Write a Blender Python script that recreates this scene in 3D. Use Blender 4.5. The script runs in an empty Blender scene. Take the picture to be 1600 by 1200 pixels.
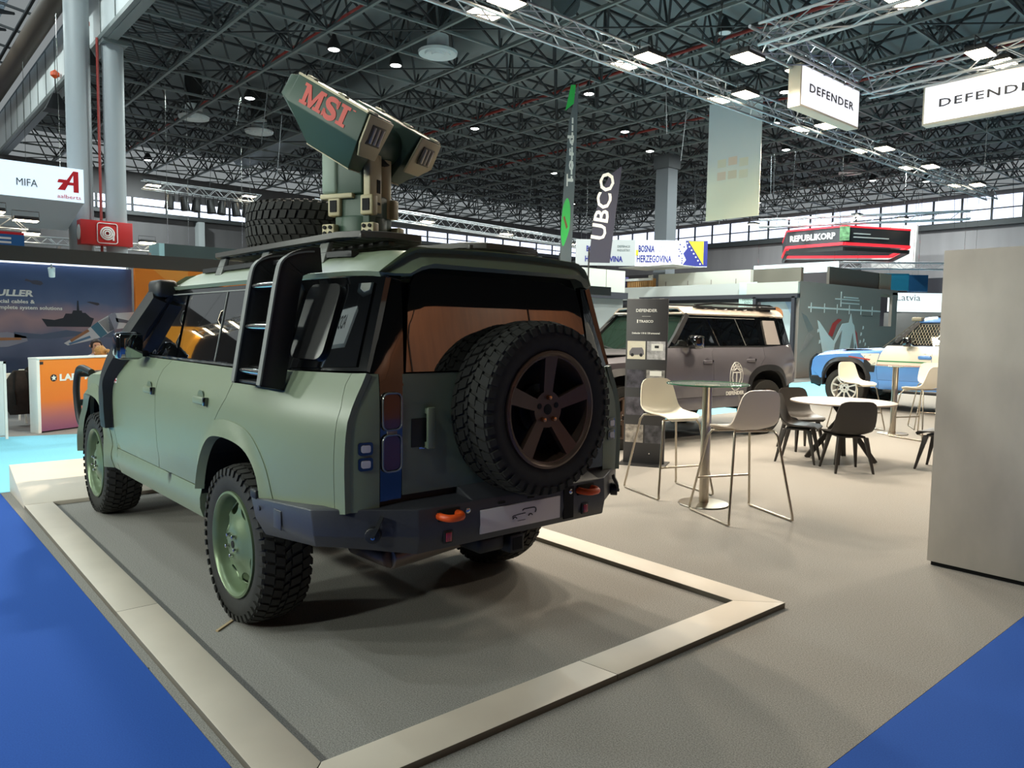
import bpy, bmesh, math, random
from math import sin, cos, pi, radians, atan2, sqrt
from mathutils import Vector, Matrix
from mathutils.geometry import delaunay_2d_cdt
random.seed(7)
SC = bpy.context.scene
COL = SC.collection

# ------------------------------------------------------------------ camera
cam_d = bpy.data.cameras.new('camera')
cam_d.sensor_width = 36.0
cam_d.lens = 1179.58 / 1600 * 36.0
cam_d.clip_end = 300
cam = bpy.data.objects.new('camera', cam_d)
COL.objects.link(cam)
cr, cu, cf = (Vector((-0.65655475, -0.75412445, 0.01523712)), Vector((0.06591049, -0.03723582, 0.99713053)),
              Vector((0.75139315, -0.65567507, -0.07415207)))
cam.matrix_world = Matrix(((cr.x, cu.x, -cf.x, -3.94842), (cr.y, cu.y, -cf.y, 2.43153), (cr.z, cu.z, -cf.z, 1.60345), (0, 0, 0, 1)))
SC.camera = cam

# ------------------------------------------------------------------ exposure, world
SC.view_settings.view_transform = 'Standard'
SC.view_settings.look = 'None'
SC.view_settings.gamma = 1.0
SC.view_settings.use_curve_mapping = False
SC.view_settings.exposure = 0.18
w = bpy.data.worlds.new('hall_air')
SC.world = w
w.use_nodes = True
w.node_tree.nodes['Background'].inputs[0].default_value = (0.85, 0.93, 0.95, 1)
w.node_tree.nodes['Background'].inputs[1].default_value = 0.25

FLOOD_W = 170.0      # one stand floodlight
HALL_W = 620.0      # one high hall lamp with a big reflector
WARM = (1.0, 0.86, 0.68)
COOL = (0.86, 0.97, 0.95)

# ------------------------------------------------------------------ materials
def lin(c):
    if isinstance(c, str):
        c = tuple(int(c[i:i + 2], 16) / 255 for i in (0, 2, 4))
    return tuple((x / 12.92 if x <= 0.04045 else ((x + 0.055) / 1.055) ** 2.4) for x in c)
def mat(name, col, rough=0.6, metal=0.0, noise=0.0, scale=20.0, bump=0.0, coat=0.0, spec=0.5, stretch=None, detail=3.0):
    m = bpy.data.materials.new(name); m.use_nodes = True
    nt = m.node_tree; b = nt.nodes['Principled BSDF']; c = lin(col)
    b.inputs['Base Color'].default_value = (*c, 1); b.inputs['Roughness'].default_value = rough
    b.inputs['Metallic'].default_value = metal; b.inputs['Coat Weight'].default_value = coat
    b.inputs['Specular IOR Level'].default_value = spec
    if noise or bump:
        tc = nt.nodes.new('ShaderNodeTexCoord'); n = nt.nodes.new('ShaderNodeTexNoise')
        n.inputs['Scale'].default_value = scale; n.inputs['Detail'].default_value = detail
        if stretch:
            mp = nt.nodes.new('ShaderNodeMapping'); mp.inputs['Scale'].default_value = stretch
            nt.links.new(tc.outputs['Object'], mp.inputs[0]); nt.links.new(mp.outputs[0], n.inputs['Vector'])
        else:
            nt.links.new(tc.outputs['Object'], n.inputs['Vector'])
        if noise:
            r = nt.nodes.new('ShaderNodeValToRGB')
            r.color_ramp.elements[0].position = 0.3; r.color_ramp.elements[1].position = 0.7
            r.color_ramp.elements[0].color = (*[max(0, x * (1 - noise)) for x in c], 1)
            r.color_ramp.elements[1].color = (*[min(1, x * (1 + noise)) for x in c], 1)
            nt.links.new(n.outputs['Fac'], r.inputs[0]); nt.links.new(r.outputs[0], b.inputs['Base Color'])
        if bump:
            bp = nt.nodes.new('ShaderNodeBump'); bp.inputs['Strength'].default_value = bump
            bp.inputs['Distance'].default_value = 0.01
            nt.links.new(n.outputs['Fac'], bp.inputs['Height']); nt.links.new(bp.outputs[0], b.inputs['Normal'])
    return m
def emit(name, col, strength):
    m = bpy.data.materials.new(name); m.use_nodes = True
    b = m.node_tree.nodes['Principled BSDF']; c = lin(col)
    b.inputs['Base Color'].default_value = (*c, 1)
    b.inputs['Emission Color'].default_value = (*c, 1); b.inputs['Emission Strength'].default_value = strength
    return m
def tinted(name, col, through, rough=0.02):
    """glass: part straight through (tinted), rest a dark mirror-like skin"""
    m = bpy.data.materials.new(name); m.use_nodes = True
    nt = m.node_tree; b = nt.nodes['Principled BSDF']; c = lin(col)
    b.inputs['Base Color'].default_value = (*c, 1); b.inputs['Roughness'].default_value = rough
    b.inputs['IOR'].default_value = 1.7
    t = nt.nodes.new('ShaderNodeBsdfTransparent'); t.inputs[0].default_value = (*[min(1, x + 0.55) for x in c], 1)
    mx = nt.nodes.new('ShaderNodeMixShader'); mx.inputs[0].default_value = through
    nt.links.new(b.outputs[0], mx.inputs[1]); nt.links.new(t.outputs[0], mx.inputs[2])
    nt.links.new(mx.outputs[0], nt.nodes['Material Output'].inputs[0])
    return m
K = {}
K['paint'] = mat('sage_matt_paint', '76816a', 0.38, noise=0.02, scale=3, spec=0.45)
K['olive'] = mat('khaki_paint_and_bounce', 'b5ab88', 0.5, noise=0.03, scale=5)  # khaki panels; bounced light on pod undersides and rear covers is in this colour
K['turret'] = mat('dark_green_matt_paint', '2f4738', 0.5, noise=0.03, scale=5)
K['rim'] = mat('green_rim_paint', '6f8062', 0.33, metal=0.35)
K['gloss'] = mat('gloss_black', '08090a', 0.06, coat=1.0)
K['glass'] = mat('privacy_glass', '060708', 0.012, coat=1.0, spec=1.0)
for q in ('gloss', 'glass'): K[q].node_tree.nodes['Principled BSDF'].inputs['IOR'].default_value = 1.9
K['black'] = mat('satin_black_plastic', '17181a', 0.5, noise=0.1, scale=60)
K['deep'] = mat('underbody_black', '0b0b0b', 0.85)
K['tyre'] = mat('tyre_rubber', '24231f', 0.78, noise=0.15, scale=25, bump=0.1)
K['tyreside'] = mat('tyre_sidewall_rubber', '2b2a28', 0.6, noise=0.08, scale=25)
K['steel'] = mat('powder_coated_steel', '3a3b40', 0.42, noise=0.05, scale=90, bump=0.03)
K['rack'] = mat('rack_black_powder', '45423e', 0.45)
K['railgrey'] = mat('grey_ladder_edge', '70726e', 0.5)
K['chrome'] = mat('chrome', 'c9c9c6', 0.15, metal=1.0)
K['brushed'] = mat('brushed_steel', 'b4ab9c', 0.28, metal=1.0, noise=0.1, scale=8, stretch=(40, 40, 1))
K['alu'] = mat('truss_aluminium', 'b8bcc0', 0.35, metal=0.75)
K['orange'] = mat('orange_shackle', 'e8561c', 0.4)
K['redref'] = mat('red_reflector', 'a33240', 0.25, coat=0.5)
K['plate'] = mat('number_plate_white', 'd6cfcf', 0.45)
K['ink'] = mat('black_print', '1b1b1d', 0.6)
K['white'] = mat('white_print', 'f1f0ea', 0.5)
K['whiteplastic'] = mat('white_seat_plastic', 'efe9d6', 0.38)
K['greyplastic'] = mat('taupe_white_seat_plastic', 'e2d8cb', 0.4)
K['darkplastic'] = mat('anthracite_seat_plastic', '302c28', 0.48, noise=0.05, scale=40)
K['carpet'] = mat('grey_carpet', '8e8b86', 0.95, noise=0.42, scale=170, bump=0.0, spec=0.1, detail=9)
K['blue'] = mat('blue_carpet', '3157a6', 0.95, noise=0.10, scale=160, bump=0.0, spec=0.1)
K['cyan'] = mat('cyan_carpet', '7cc4dc', 0.95, noise=0.05, scale=60, spec=0.1)
K['concrete'] = mat('hall_concrete', '6d6a66', 0.8, noise=0.1, scale=2)
K['board'] = mat('pale_wood_board', 'c9beaf', 0.5, noise=0.07, scale=2.2, stretch=(1, 1, 1))
K['boardedge'] = mat('board_edge_dark', '6b6458', 0.7)
K['panelwall'] = mat('concrete_look_laminate', 'b6afa6', 0.55, noise=0.15, scale=2.2, stretch=(1.3, 1.3, .6), detail=7)
K['panelside'] = mat('laminate_edge', 'a69e92', 0.5)
K['deck'] = mat('roof_deck', '7c8486', 0.8, noise=0.06, scale=1.0)
K['lattice'] = mat('roof_steel', '7b8280', 0.5, metal=0.3)
K['latticedark'] = mat('roof_steel_dark', '3a3d3f', 0.6)
K['redpipe'] = mat('red_sprinkler_pipe', '8a2a22', 0.5)
K['duct'] = mat('galvanised_duct', '7f8788', 0.45, metal=0.4)
K['brownpipe'] = mat('dark_brown_pipe', '4a4036', 0.6)
K['whitebeam'] = mat('white_girder_cladding', 'd6dcdc', 0.6, noise=0.05, scale=0.8)
K['column'] = mat('column_paint', '9aa0a2', 0.5)
K['wallgrey'] = mat('hall_wall_cladding', '8d888a', 0.7, noise=0.08, scale=0.6, stretch=(3, 3, 0.4))
K['greenlens'] = mat('edge_green_glass', '1f6a48', 0.05, coat=1)
K['lampwarm'] = emit('flood_lens_glow', 'fff0cc', 14.0)
K['lampcool'] = emit('hall_lamp_glow', 'f4f8f4', 12.0)
K['lamphousing'] = mat('lamp_housing', '2b2b2b', 0.5)
K['window'] = emit('daylight_window', 'dfe8ff', 1.3)
K['skylight'] = emit('translucent_roof_sheet', 'b2cbdd', 1.2)

# ------------------------------------------------------------------ mesh helpers
class MB:
    def __init__(s): s.v = []; s.f = []
    def add(s, vs, fs):
        b = len(s.v); s.v += [tuple(v) for v in vs]; s.f += [tuple(b + i for i in f) for f in fs]
        return s
    def box(s, x0, x1, y0, y1, z0, z1, M=None):
        vs = [Vector((x, y, z)) for z in (z0, z1) for y in (y0, y1) for x in (x0, x1)]
        if M is not None: vs = [M @ v for v in vs]
        return s.add(vs, [(0, 2, 3, 1), (4, 5, 7, 6), (0, 1, 5, 4), (2, 6, 7, 3), (0, 4, 6, 2), (1, 3, 7, 5)])
    def cyl(s, p, q, r0, r1=None, n=12, caps=True):
        p = Vector(p); q = Vector(q); r1 = r0 if r1 is None else r1
        d = (q - p).normalized(); a = d.orthogonal().normalized(); b = d.cross(a)
        vs = [p + (a * cos(2 * pi * i / n) + b * sin(2 * pi * i / n)) * r0 for i in range(n)]
        vs += [q + (a * cos(2 * pi * i / n) + b * sin(2 * pi * i / n)) * r1 for i in range(n)]
        fs = [(i, (i + 1) % n, n + (i + 1) % n, n + i) for i in range(n)]
        if caps: fs += [tuple(range(n - 1, -1, -1)), tuple(range(n, 2 * n))]
        return s.add(vs, fs)
    def tube(s, pts, r, n=8, closed=False, sec=None, up=None):
        """sweep a circle (or section sec [(a,b)]) along points"""
        P = [Vector(p) for p in pts]; m = len(P)
        if sec is None: sec = [(r * cos(2 * pi * i / n), r * sin(2 * pi * i / n)) for i in range(n)]
        n = len(sec); vs = []; a = None
        for i in range(m):
            if closed: d = P[(i + 1) % m] - P[i - 1]
            else: d = P[min(i + 1, m - 1)] - P[max(i - 1, 0)]
            d.normalize()
            if up is not None: a = Vector(up) - d * d.dot(Vector(up)); a.normalize()
            elif a is None: a = d.orthogonal().normalized()
            else: a = (a - d * d.dot(a)).normalized()
            b = d.cross(a)
            vs += [P[i] + a * x + b * y for x, y in sec]
        fs = []
        for i in range(m if closed else m - 1):
            j = (i + 1) % m
            fs += [(i * n + k, i * n + (k + 1) % n, j * n + (k + 1) % n, j * n + k) for k in range(n)]
        if not closed: fs += [tuple(range(n - 1, -1, -1)), tuple((m - 1) * n + k for k in range(n))]
        return s.add(vs, fs)
    def lathe(s, prof, n=32, M=None, closed=False, caps=True):
        """revolve (r, h) about local z"""
        vs = []; m = len(prof)
        for r, h in prof:
            vs += [Vector((r * cos(2 * pi * i / n), r * sin(2 * pi * i / n), h)) for i in range(n)]
        if M is not None: vs = [M @ v for v in vs]
        fs = []
        for j in range(m if closed else m - 1):
            k = (j + 1) % m
            fs += [(j * n + i, j * n + (i + 1) % n, k * n + (i + 1) % n, k * n + i) for i in range(n)]
        if not closed and caps:
            if prof[0][0] > 1e-5: fs.append(tuple(range(n - 1, -1, -1)))
            if prof[-1][0] > 1e-5: fs.append(tuple((m - 1) * n + i for i in range(n)))
        return s.add(vs, fs)
    def prism(s, poly, h0, h1, M=None):
        """extrude 2D polygon from h0 to h1 along local z"""
        n = len(poly)
        vs = [Vector((x, y, h0)) for x, y in poly] + [Vector((x, y, h1)) for x, y in poly]
        if M is not None: vs = [M @ v for v in vs]
        return s.add(vs, [tuple(range(n - 1, -1, -1)), tuple(range(n, 2 * n))] + [(i, (i + 1) % n, n + (i + 1) % n, n + i) for i in range(n)])
    def loft(s, rings, caps=True, closed=True):
        n = len(rings[0]); vs = [v for r in rings for v in r]; fs = []
        for j in range(len(rings) - 1):
            for i in range(n if closed else n - 1):
                fs.append((j * n + i, j * n + (i + 1) % n, (j + 1) * n + (i + 1) % n, (j + 1) * n + i))
        if caps and closed: fs += [tuple(range(n - 1, -1, -1)), tuple((len(rings) - 1) * n + i for i in range(n))]
        return s.add(vs, fs)
    def mesh(s, name, m, bevel=0.0, smooth=None, seg=2, recalc=True, weld=False):
        me = bpy.data.meshes.new(name)
        me.from_pydata(s.v, [], s.f)
        if recalc or bevel or weld:
            bm = bmesh.new(); bm.from_mesh(me)
            if weld: bmesh.ops.remove_doubles(bm, verts=bm.verts, dist=1e-4)
            bmesh.ops.recalc_face_normals(bm, faces=bm.faces)
            if bevel:
                es = [e for e in bm.edges if len(e.link_faces) == 2 and e.calc_face_angle(0) > radians(25)]
                bmesh.ops.bevel(bm, geom=es, offset=bevel, segments=seg, affect='EDGES', profile=0.5, clamp_overlap=True)
            bm.to_mesh(me); bm.free()
        if m is not None: me.materials.append(m)
        if smooth is None and bevel: smooth = 50
        if smooth:
            me.polygons.foreach_set('use_smooth', [True] * len(me.polygons))
            me.set_sharp_from_angle(angle=radians(smooth))
        me.update()
        return me
    def build(s, name, m, parent=None, loc=None, rz=0.0, M=None, **kw):
        return put(name, s.mesh(name, m, **kw), parent, loc, rz, M)
def put(name, data, parent=None, loc=None, rz=0.0, M=None):
    o = bpy.data.objects.new(name, data); COL.objects.link(o)
    if parent is not None: o.parent = parent
    if M is not None: o.matrix_basis = M
    else:
        if loc is not None: o.location = loc
        if rz: o.rotation_euler = (0, 0, rz)
    return o
LABELS = set()
def tag(o, label, cat, group=None, kind=None):
    o['label'] = label; o['category'] = cat
    if group: o['group'] = group
    if kind: o['kind'] = kind
    return o
def thing(name, label, cat, loc=(0, 0, 0), rz=0.0, group=None):
    o = bpy.data.objects.new(name, None); COL.objects.link(o)
    o.empty_display_size = 0.1
    o.location = loc; o.rotation_euler = (0, 0, rz)
    return tag(o, label, cat, group)
def struct(o): o['kind'] = 'structure'; return o
def dup(root, loc=None, rz=None, label=None, parent=None):
    r = root.copy(); COL.objects.link(r)
    if parent is not None: r.parent = parent
    if loc is not None: r.location = loc
    if rz is not None: r.rotation_euler = (0, 0, rz)
    if label: r['label'] = label
    for ch in list(root.children): dup(ch, parent=r)
    return r
def box(name, m, x0, x1, y0, y1, z0, z1, parent=None, bevel=0.0, M=None, loc=None, rz=0.0):
    return MB().box(x0, x1, y0, y1, z0, z1, M).build(name, m, parent, loc, rz, bevel=bevel)
def basis(x, y, z, o):
    x, y, z, o = Vector(x).normalized(), Vector(y).normalized(), Vector(z).normalized(), Vector(o)
    return Matrix(((x.x, y.x, z.x, o.x), (x.y, y.y, z.y, o.y), (x.z, y.z, z.z, o.z), (0, 0, 0, 1)))
FIT = []
def text(name, body, size, m, parent, loc, xd, yd, sx=1.0, extrude=0.002, bold=0.0, shear=0.0, align='LEFT', sp=1.0, width=None):
    c = bpy.data.curves.new(name, 'FONT'); c.body = body; c.size = size; c.extrude = extrude
    c.offset = bold; c.shear = shear; c.align_x = align; c.space_character = sp; c.resolution_u = 2
    c.materials.append(m)
    o = bpy.data.objects.new(name, c); COL.objects.link(o)
    if parent is not None: o.parent = parent
    xd = Vector(xd).normalized(); yd = Vector(yd).normalized(); z = xd.cross(yd)
    o.matrix_basis = basis(xd, yd, z, loc) @ Matrix.Diagonal((sx, 1, 1, 1))
    if width: FIT.append((o, width))
    return o

# chart panels: a 2D outline filled with a fine mesh and laid on a curved surface
def resample(poly, step):
    out = []
    n = len(poly)
    for i in range(n):
        a, b = Vector(poly[i]), Vector(poly[(i + 1) % n]); k = max(1, int(math.ceil((b - a).length / step)))
        out += [a + (b - a) * (j / k) for j in range(k)]
    return out
def inside(p, poly):
    c = False; n = len(poly); j = n - 1
    for i in range(n):
        a, b = poly[i], poly[j]
        if (a[1] > p[1]) != (b[1] > p[1]) and p[0] < (b[0] - a[0]) * (p[1] - a[1]) / (b[1] - a[1]) + a[0]: c = not c
        j = i
    return c
def segd(p, a, b):
    ab = b - a; t = max(0, min(1, (p - a).dot(ab) / max(1e-12, ab.length_squared)))
    return (p - a - ab * t).length
def chart_mesh(name, poly, fn, m, step=0.07, thick=0.02, holes=(), flip=False, smooth=35, lift=0.0):
    outs = [resample(poly, step)] + [resample(h, step) for h in holes]
    pts = []; edges = []
    for o in outs:
        b = len(pts); pts += o; edges += [(b + i, b + (i + 1) % len(o)) for i in range(len(o))]
    segs = [(pts[a], pts[b]) for a, b in edges]
    xs = [p.x for p in outs[0]]; ys_ = [p.y for p in outs[0]]
    x = min(xs) + step * 0.5; row = 0
    while x < max(xs):
        y = min(ys_) + step * (0.5 if row % 2 else 0.95)
        while y < max(ys_):
            p = Vector((x, y))
            if inside(p, outs[0]) and not any(inside(p, h) for h in outs[1:]) and min(segd(p, a, b) for a, b in segs) > step * 0.4:
                pts.append(p)
            y += step
        x += step * 0.9; row += 1
    V, E, F, _, _, _ = delaunay_2d_cdt(pts, edges, [], 0, 1e-6)
    F = [f for f in F if (lambda c: inside(c, outs[0]) and not any(inside(c, h) for h in outs[1:]))(sum((V[i] for i in f), Vector((0, 0))) / len(f))]
    e = 0.004
    def nrm(u, v):
        a = fn(u + e, v); b = fn(u - e, v); c = fn(u, v + e); d = fn(u, v - e)
        n = (a - b).cross(c - d).normalized()
        return -n if flip else n
    P = []; N = []
    for q in V:
        n = nrm(q.x, q.y); N.append(n); P.append(fn(q.x, q.y) + n * lift)
    verts = list(P); faces = []
    for f in F:
        a, b, c = f[:3]
        if ((P[b] - P[a]).cross(P[c] - P[a])).dot(N[a]) < 0: f = tuple(reversed(f))
        faces.append(tuple(f))
    cnt = {}
    for f in faces:
        for i in range(len(f)):
            k = (f[i], f[(i + 1) % len(f)]); cnt[k] = 1
    top = {}; low = {}
    for (a, b) in list(cnt):
        if (b, a) in cnt: continue
        for i in (a, b):
            if i not in top:
                top[i] = len(verts); verts.append(P[i]); low[i] = len(verts); verts.append(P[i] - N[i] * thick)
        faces.append((top[a], low[a], low[b], top[b]))
    me = bpy.data.meshes.new(name); me.from_pydata(verts, [], faces)
    if m is not None: me.materials.append(m)
    me.polygons.foreach_set('use_smooth', [True] * len(me.polygons))
    me.set_sharp_from_angle(angle=radians(smooth)); me.update()
    return me
def interp(t, xs, ys_):
    if t <= xs[0]: return ys_[0]
    for i in range(1, len(xs)):
        if t <= xs[i]:
            k = (t - xs[i - 1]) / (xs[i] - xs[i - 1]); return ys_[i - 1] + (ys_[i] - ys_[i - 1]) * k
    return ys_[-1]
def smoothpoly(pts, k=4):
    """closed Catmull-Rom through points"""
    n = len(pts); out = []
    for i in range(n):
        p0, p1, p2, p3 = [Vector(pts[(i + j - 1) % n]) for j in range(4)]
        for j in range(k):
            t = j / k
            out.append(0.5 * ((2 * p1) + (p2 - p0) * t + (2 * p0 - 5 * p1 + 4 * p2 - p3) * t * t + (3 * p1 - p0 - 3 * p2 + p3) * t ** 3))
    return [tuple(p) for p in out]
def spline(pts, k=5):
    """open Catmull-Rom through 3D points"""
    n = len(pts); out = []
    for i in range(n - 1):
        p0, p1, p2, p3 = [Vector(pts[max(0, min(n - 1, i + j - 1))]) for j in range(4)]
        for j in range(k):
            t = j / k
            out.append(0.5 * ((2 * p1) + (p2 - p0) * t + (2 * p0 - 5 * p1 + 4 * p2 - p3) * t * t + (3 * p1 - p0 - 3 * p2 + p3) * t ** 3))
    return out + [Vector(pts[-1])]
def rrect(x0, x1, y0, y1, r, k=4):
    out = []
    for cx, cy, a in ((x1 - r, y1 - r, 0), (x0 + r, y1 - r, 90), (x0 + r, y0 + r, 180), (x1 - r, y0 + r, 270)):
        for i in range(k + 1):
            t = radians(a + 90 * i / k); out.append((cx + r * cos(t), cy + r * sin(t)))
    return out
# ================================================================== SETTING
struct(box('floor', K['concrete'], -22, 40, -46, 18, -0.10, -0.012))
def slab(name, m, poly, label, cat, z0=-0.012, z1=0.0):
    o = MB().prism(poly, z0, z1).build(name, m); return tag(o, label, cat)
slab('carpet', K['carpet'], [(-2.71, -40), (4.38, -40), (4.38, 1.455), (-0.28, 1.455), (-0.28, 1.449), (-0.30, 1.449), (-0.30, 1.455), (-2.71, 1.455)],
     'grey speckled carpet under the cars and bar tables', 'carpet')
slab('carpet', K['blue'], [(-20, 1.457), (4.38, 1.457), (4.38, 9), (-20, 9)], 'royal blue aisle carpet left of the pale board frame', 'carpet')
slab('carpet', K['blue'], [(-20, -30), (-2.712, -30), (-2.712, 1.455), (-20, 1.455)], 'royal blue aisle carpet in the near right corner', 'carpet')
slab('carpet', K['cyan'], [(4.385, -40), (8.15, -40), (8.15, 0.0), (8.43, 1.0), (8.43, 9), (4.385, 9)], 'light cyan aisle carpet behind the green car', 'carpet')
slab('carpet', mat('pale_grey_carpet', '8d8b88', 0.95, noise=0.05, scale=40), [(8.16, -20), (14, -20), (14, 9), (8.44, 9), (8.44, 1.0), (8.16, 0)],
     'plain grey stand carpet around the orange counter', 'carpet')

# ---- display platform: a frame of pale boards and a ramp wedge
pf = thing('display_platform', 'pale wooden board frame with ramp around the green car', 'platform', (-1.539, 1.215, 0), -0.008)
def board(poly):
    o = MB().prism(poly, 0.0, 0.032).mesh('board', K['board'], bevel=0.002)
    o.materials.append(K['boardedge'])
    for p in o.polygons:
        if abs(p.normal.z) < 0.5: p.material_index = 1
    return put('board', o, pf)
W, S = 2.611, 0.211
g = 0.0015
board([(-S + g, S - g), (0 + g, 0 + g), (2.0, 0), (2.0, S)])
board([(2.0 + 2 * g, 0), (5.09, 0), (5.09, S), (2.0 + 2 * g, S)])
board([(-S, S - g), (-S, -1.36), (0, -1.33), (0, -g)])
board([(-S, -1.36 - g * 2), (-S, -W - S), (0, -W - 0.0), (0, -1.33 - g * 2)])
board([(0.0 + g, -W), (-S + g, -W - S), (2.4, -W - S), (2.4, -W)])
board([(2.4 + g, -W), (2.4 + g, -W - S), (5.09, -W - S), (5.09, -W)])
MB().prism([(5.09, 0.0), (5.93, 0.0), (5.93, 0.255), (5.09, 0.034)], -S, W + S, Matrix(((1, 0, 0, 0), (0, 0, -1, 0), (0, 1, 0, 0), (0, 0, 0, 1)))).build('ramp', K['board'], pf, bevel=0.002)

# ---- hall roof
struct(box('ceiling', K['deck'], -20, 40, -44, -2.95, 10.9, 11.0))
dk = [o for o in COL.objects if o.name == 'ceiling'][0]
struct(box('ceiling.left', K['deck'], -20, 40, -2.4, 17, 13.6, 13.7))
chord, brace = MB(), MB()
def bar(mb, p, q, r):
    mb.cyl(p, q, r, n=4, caps=False)
X0, X1, Y0, NX, NY = -16, 38, -3.0, 27, 20
for j in range(NY + 1):
    y = Y0 + 0.12 - 2.0 * j - 0.0
    bar(chord, (X0, y, 9.0), (X1, y, 9.0), 0.055)
    if j < NY: bar(brace, (X0, y - 1, 10.6), (X1, y - 1, 10.6), 0.05)
for i in range(NX + 1):
    x = X0 + 2.0 * i
    bar(chord, (x, Y0, 9.03), (x, Y0 - 2.0 * NY, 9.03), 0.045)
    if i < NX: bar(brace, (x + 1, Y0, 10.6), (x + 1, Y0 - 2.0 * NY, 10.6), 0.05)
for j in range(NY):
    for i in range(NX):
        x, y = X0 + 2 * i + 1, Y0 + 0.12 - 2 * j - 1
        for a, b in ((-1, -1), (-1, 1), (1, -1), (1, 1)):
            bar(brace, (x, y, 10.6), (x + a, y + b, 9.0), 0.033)
        if (i + j) % 2 == 0 and x > 2: bar(brace, (x - 1, y - 1, 9.0), (x + 1, y + 1, 9.0), 0.022)
for k in range(50):     # hangers and stray rods under the lattice
    x, y = random.uniform(4, 36), random.uniform(-40, -5)
    bar(brace, (x, y, 9), (x + random.uniform(-.2, .2), y + random.uniform(-.2, .2), random.uniform(6.2, 8.4)), 0.012)
o = chord.build('roof_lattice_chord', K['lattice'], dk, recalc=False); o['kind'] = 'stuff'
o = brace.build('roof_lattice_brace', K['latticedark'], dk, recalc=False); o['kind'] = 'stuff'
# left bay: bright translucent sheets over a rafter lattice
bay = MB()
for k in range(24):
    x = -12 + 2.1 * k
    bar(bay, (x, -2.5, 12.9), (x, 4, 12.9), 0.06); bar(bay, (x, -2.5, 11.6), (x + 2.1, 1.2, 12.9), 0.05); bar(bay, (x, 1.2, 11.6), (x + 2.1, -2.5, 12.9), 0.05)
    bar(bay, (x, -1.0, 11.6), (x, -1.0, 12.9), 0.05)
for y in (-2.2, -1.0, 0.4, 1.8): bar(bay, (-12, y, 11.6 if y < 0 else 12.9), (38, y, 11.6 if y < 0 else 12.9), 0.06)
o = bay.build('rafter_lattice', K['latticedark'], bpy.data.objects['ceiling.left'], recalc=False); o['kind'] = 'stuff'
sk = struct(MB().box(9, 39.5, -2.35, 3.0, 13.4, 13.55).build('window_1', K['skylight']))
rib = MB()
for k in range(200): rib.box(9 + k * 0.153, 9.05 + k * 0.153, -2.35, 3.0, 13.37, 13.4)
o = rib.build('corrugation', K['deck'], sk, recalc=False); o['kind'] = 'stuff'
# roof sheet corrugation of main bay near the beam
cor = MB()
for k in range(120): cor.box(9 + k * 0.25, 9.1 + k * 0.25, -7.0, -3.0, 10.84, 10.9)
o = cor.build('roof_corrugation', K['deck'], dk, recalc=False); o['kind'] = 'stuff'

bm_ = struct(MB().box(-10, 38, -2.98, -2.86, 9.1, 10.75).build('trim_1', K['whitebeam']))
MB().box(-10, 38, -3.10, -2.72, 8.98, 9.1).build('beam_flange', K['lattice'], bm_)
cl = MB()
for k in range(30): cl.box(-8 + 1.5 * k, -7.95 + 1.5 * k, -3.0, -2.84, 9.1, 10.75)
o = cl.build('cladding_joint', K['lattice'], bm_, recalc=False); o['kind'] = 'stuff'
tag(MB().cyl((8, -2.25, 10.72), (38, -2.25, 10.72), 0.30, n=24).build('duct', K['brownpipe'], smooth=40), 'dark brown pipe duct along the white girder, top left', 'duct')

# ---- hall walls
struct(box('wall_far', mat('far_wall_cladding', '5a585a', .7, noise=.08, scale=.6, stretch=(3, 3, .4)), 37.0, 37.2, -42.2, 17, 0, 9))
struct(box('wall_right', K['wallgrey'], 2, 37.2, -42.2, -42.0, 0, 9))
struct(box('wall_back', mat('dark_back_wall', '33302e', 0.8), -19.2, -19, -42, 17, 0, 13.6))
struct(box('wall_left', mat('dark_left_wall', '3a3a3e', 0.8), -19.2, 37.2, 17, 17.2, 0, 13.6))
def window_band(name, axis, a, b, c, z0, z1, step):
    """a row of daylit panes with mullions between them"""
    n = int((b - a) / step)
    if axis == 'x': o = MB().box(c - 0.06, c - 0.01, a, b, z0 - .06, z0).build(name, K['latticedark'])
    else: o = MB().box(a, b, c + 0.01, c + 0.06, z0 - .06, z0).build(name, K['latticedark'])
    struct(o); zm = z0 + (z1 - z0) * .45
    if axis == 'x':
        pn = MB().box(-.03, -.01, .05, step - .05, z0, z1).mesh('pane', K['window']); ml = MB().box(-.10, -.01, -.05, .05, z0, z1).box(-.10, -.03, .05, step - .05, zm - .03, zm + .03).mesh('mullion', K['latticedark'])
    else:
        pn = MB().box(.05, step - .05, .01, .03, z0, z1).mesh('pane', K['window']); ml = MB().box(-.05, .05, .01, .10, z0, z1).box(.05, step - .05, .03, .10, zm - .03, zm + .03).mesh('mullion', K['latticedark'])
    for k in range(n):
        loc = (c, a + k * step, 0) if axis == 'x' else (a + k * step, c, 0)
        put('pane', pn, o, loc=loc); put('mullion', ml, o, loc=loc)
window_band('window_2', 'x', -41.8, 4, 37.0, 7.1, 7.75, 1.6)
window_band('window_3', 'y', 4, 36.8, -42.0, 7.55, 8.75, 1.4)
struct(box('trim_2', K['latticedark'], 36.6, 36.98, -42, 8, 6.85, 7.02))
struct(box('trim_3', K['latticedark'], 4, 36.8, -41.98, -41.6, 7.2, 7.45))
for k in range(9):
    struct(MB().box(36.4, 36.98, -7.5 - 4 * k, -7.2 - 4 * k, 0, 6.8).build('trim_%d' % (4 + k), K['column']))

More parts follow.
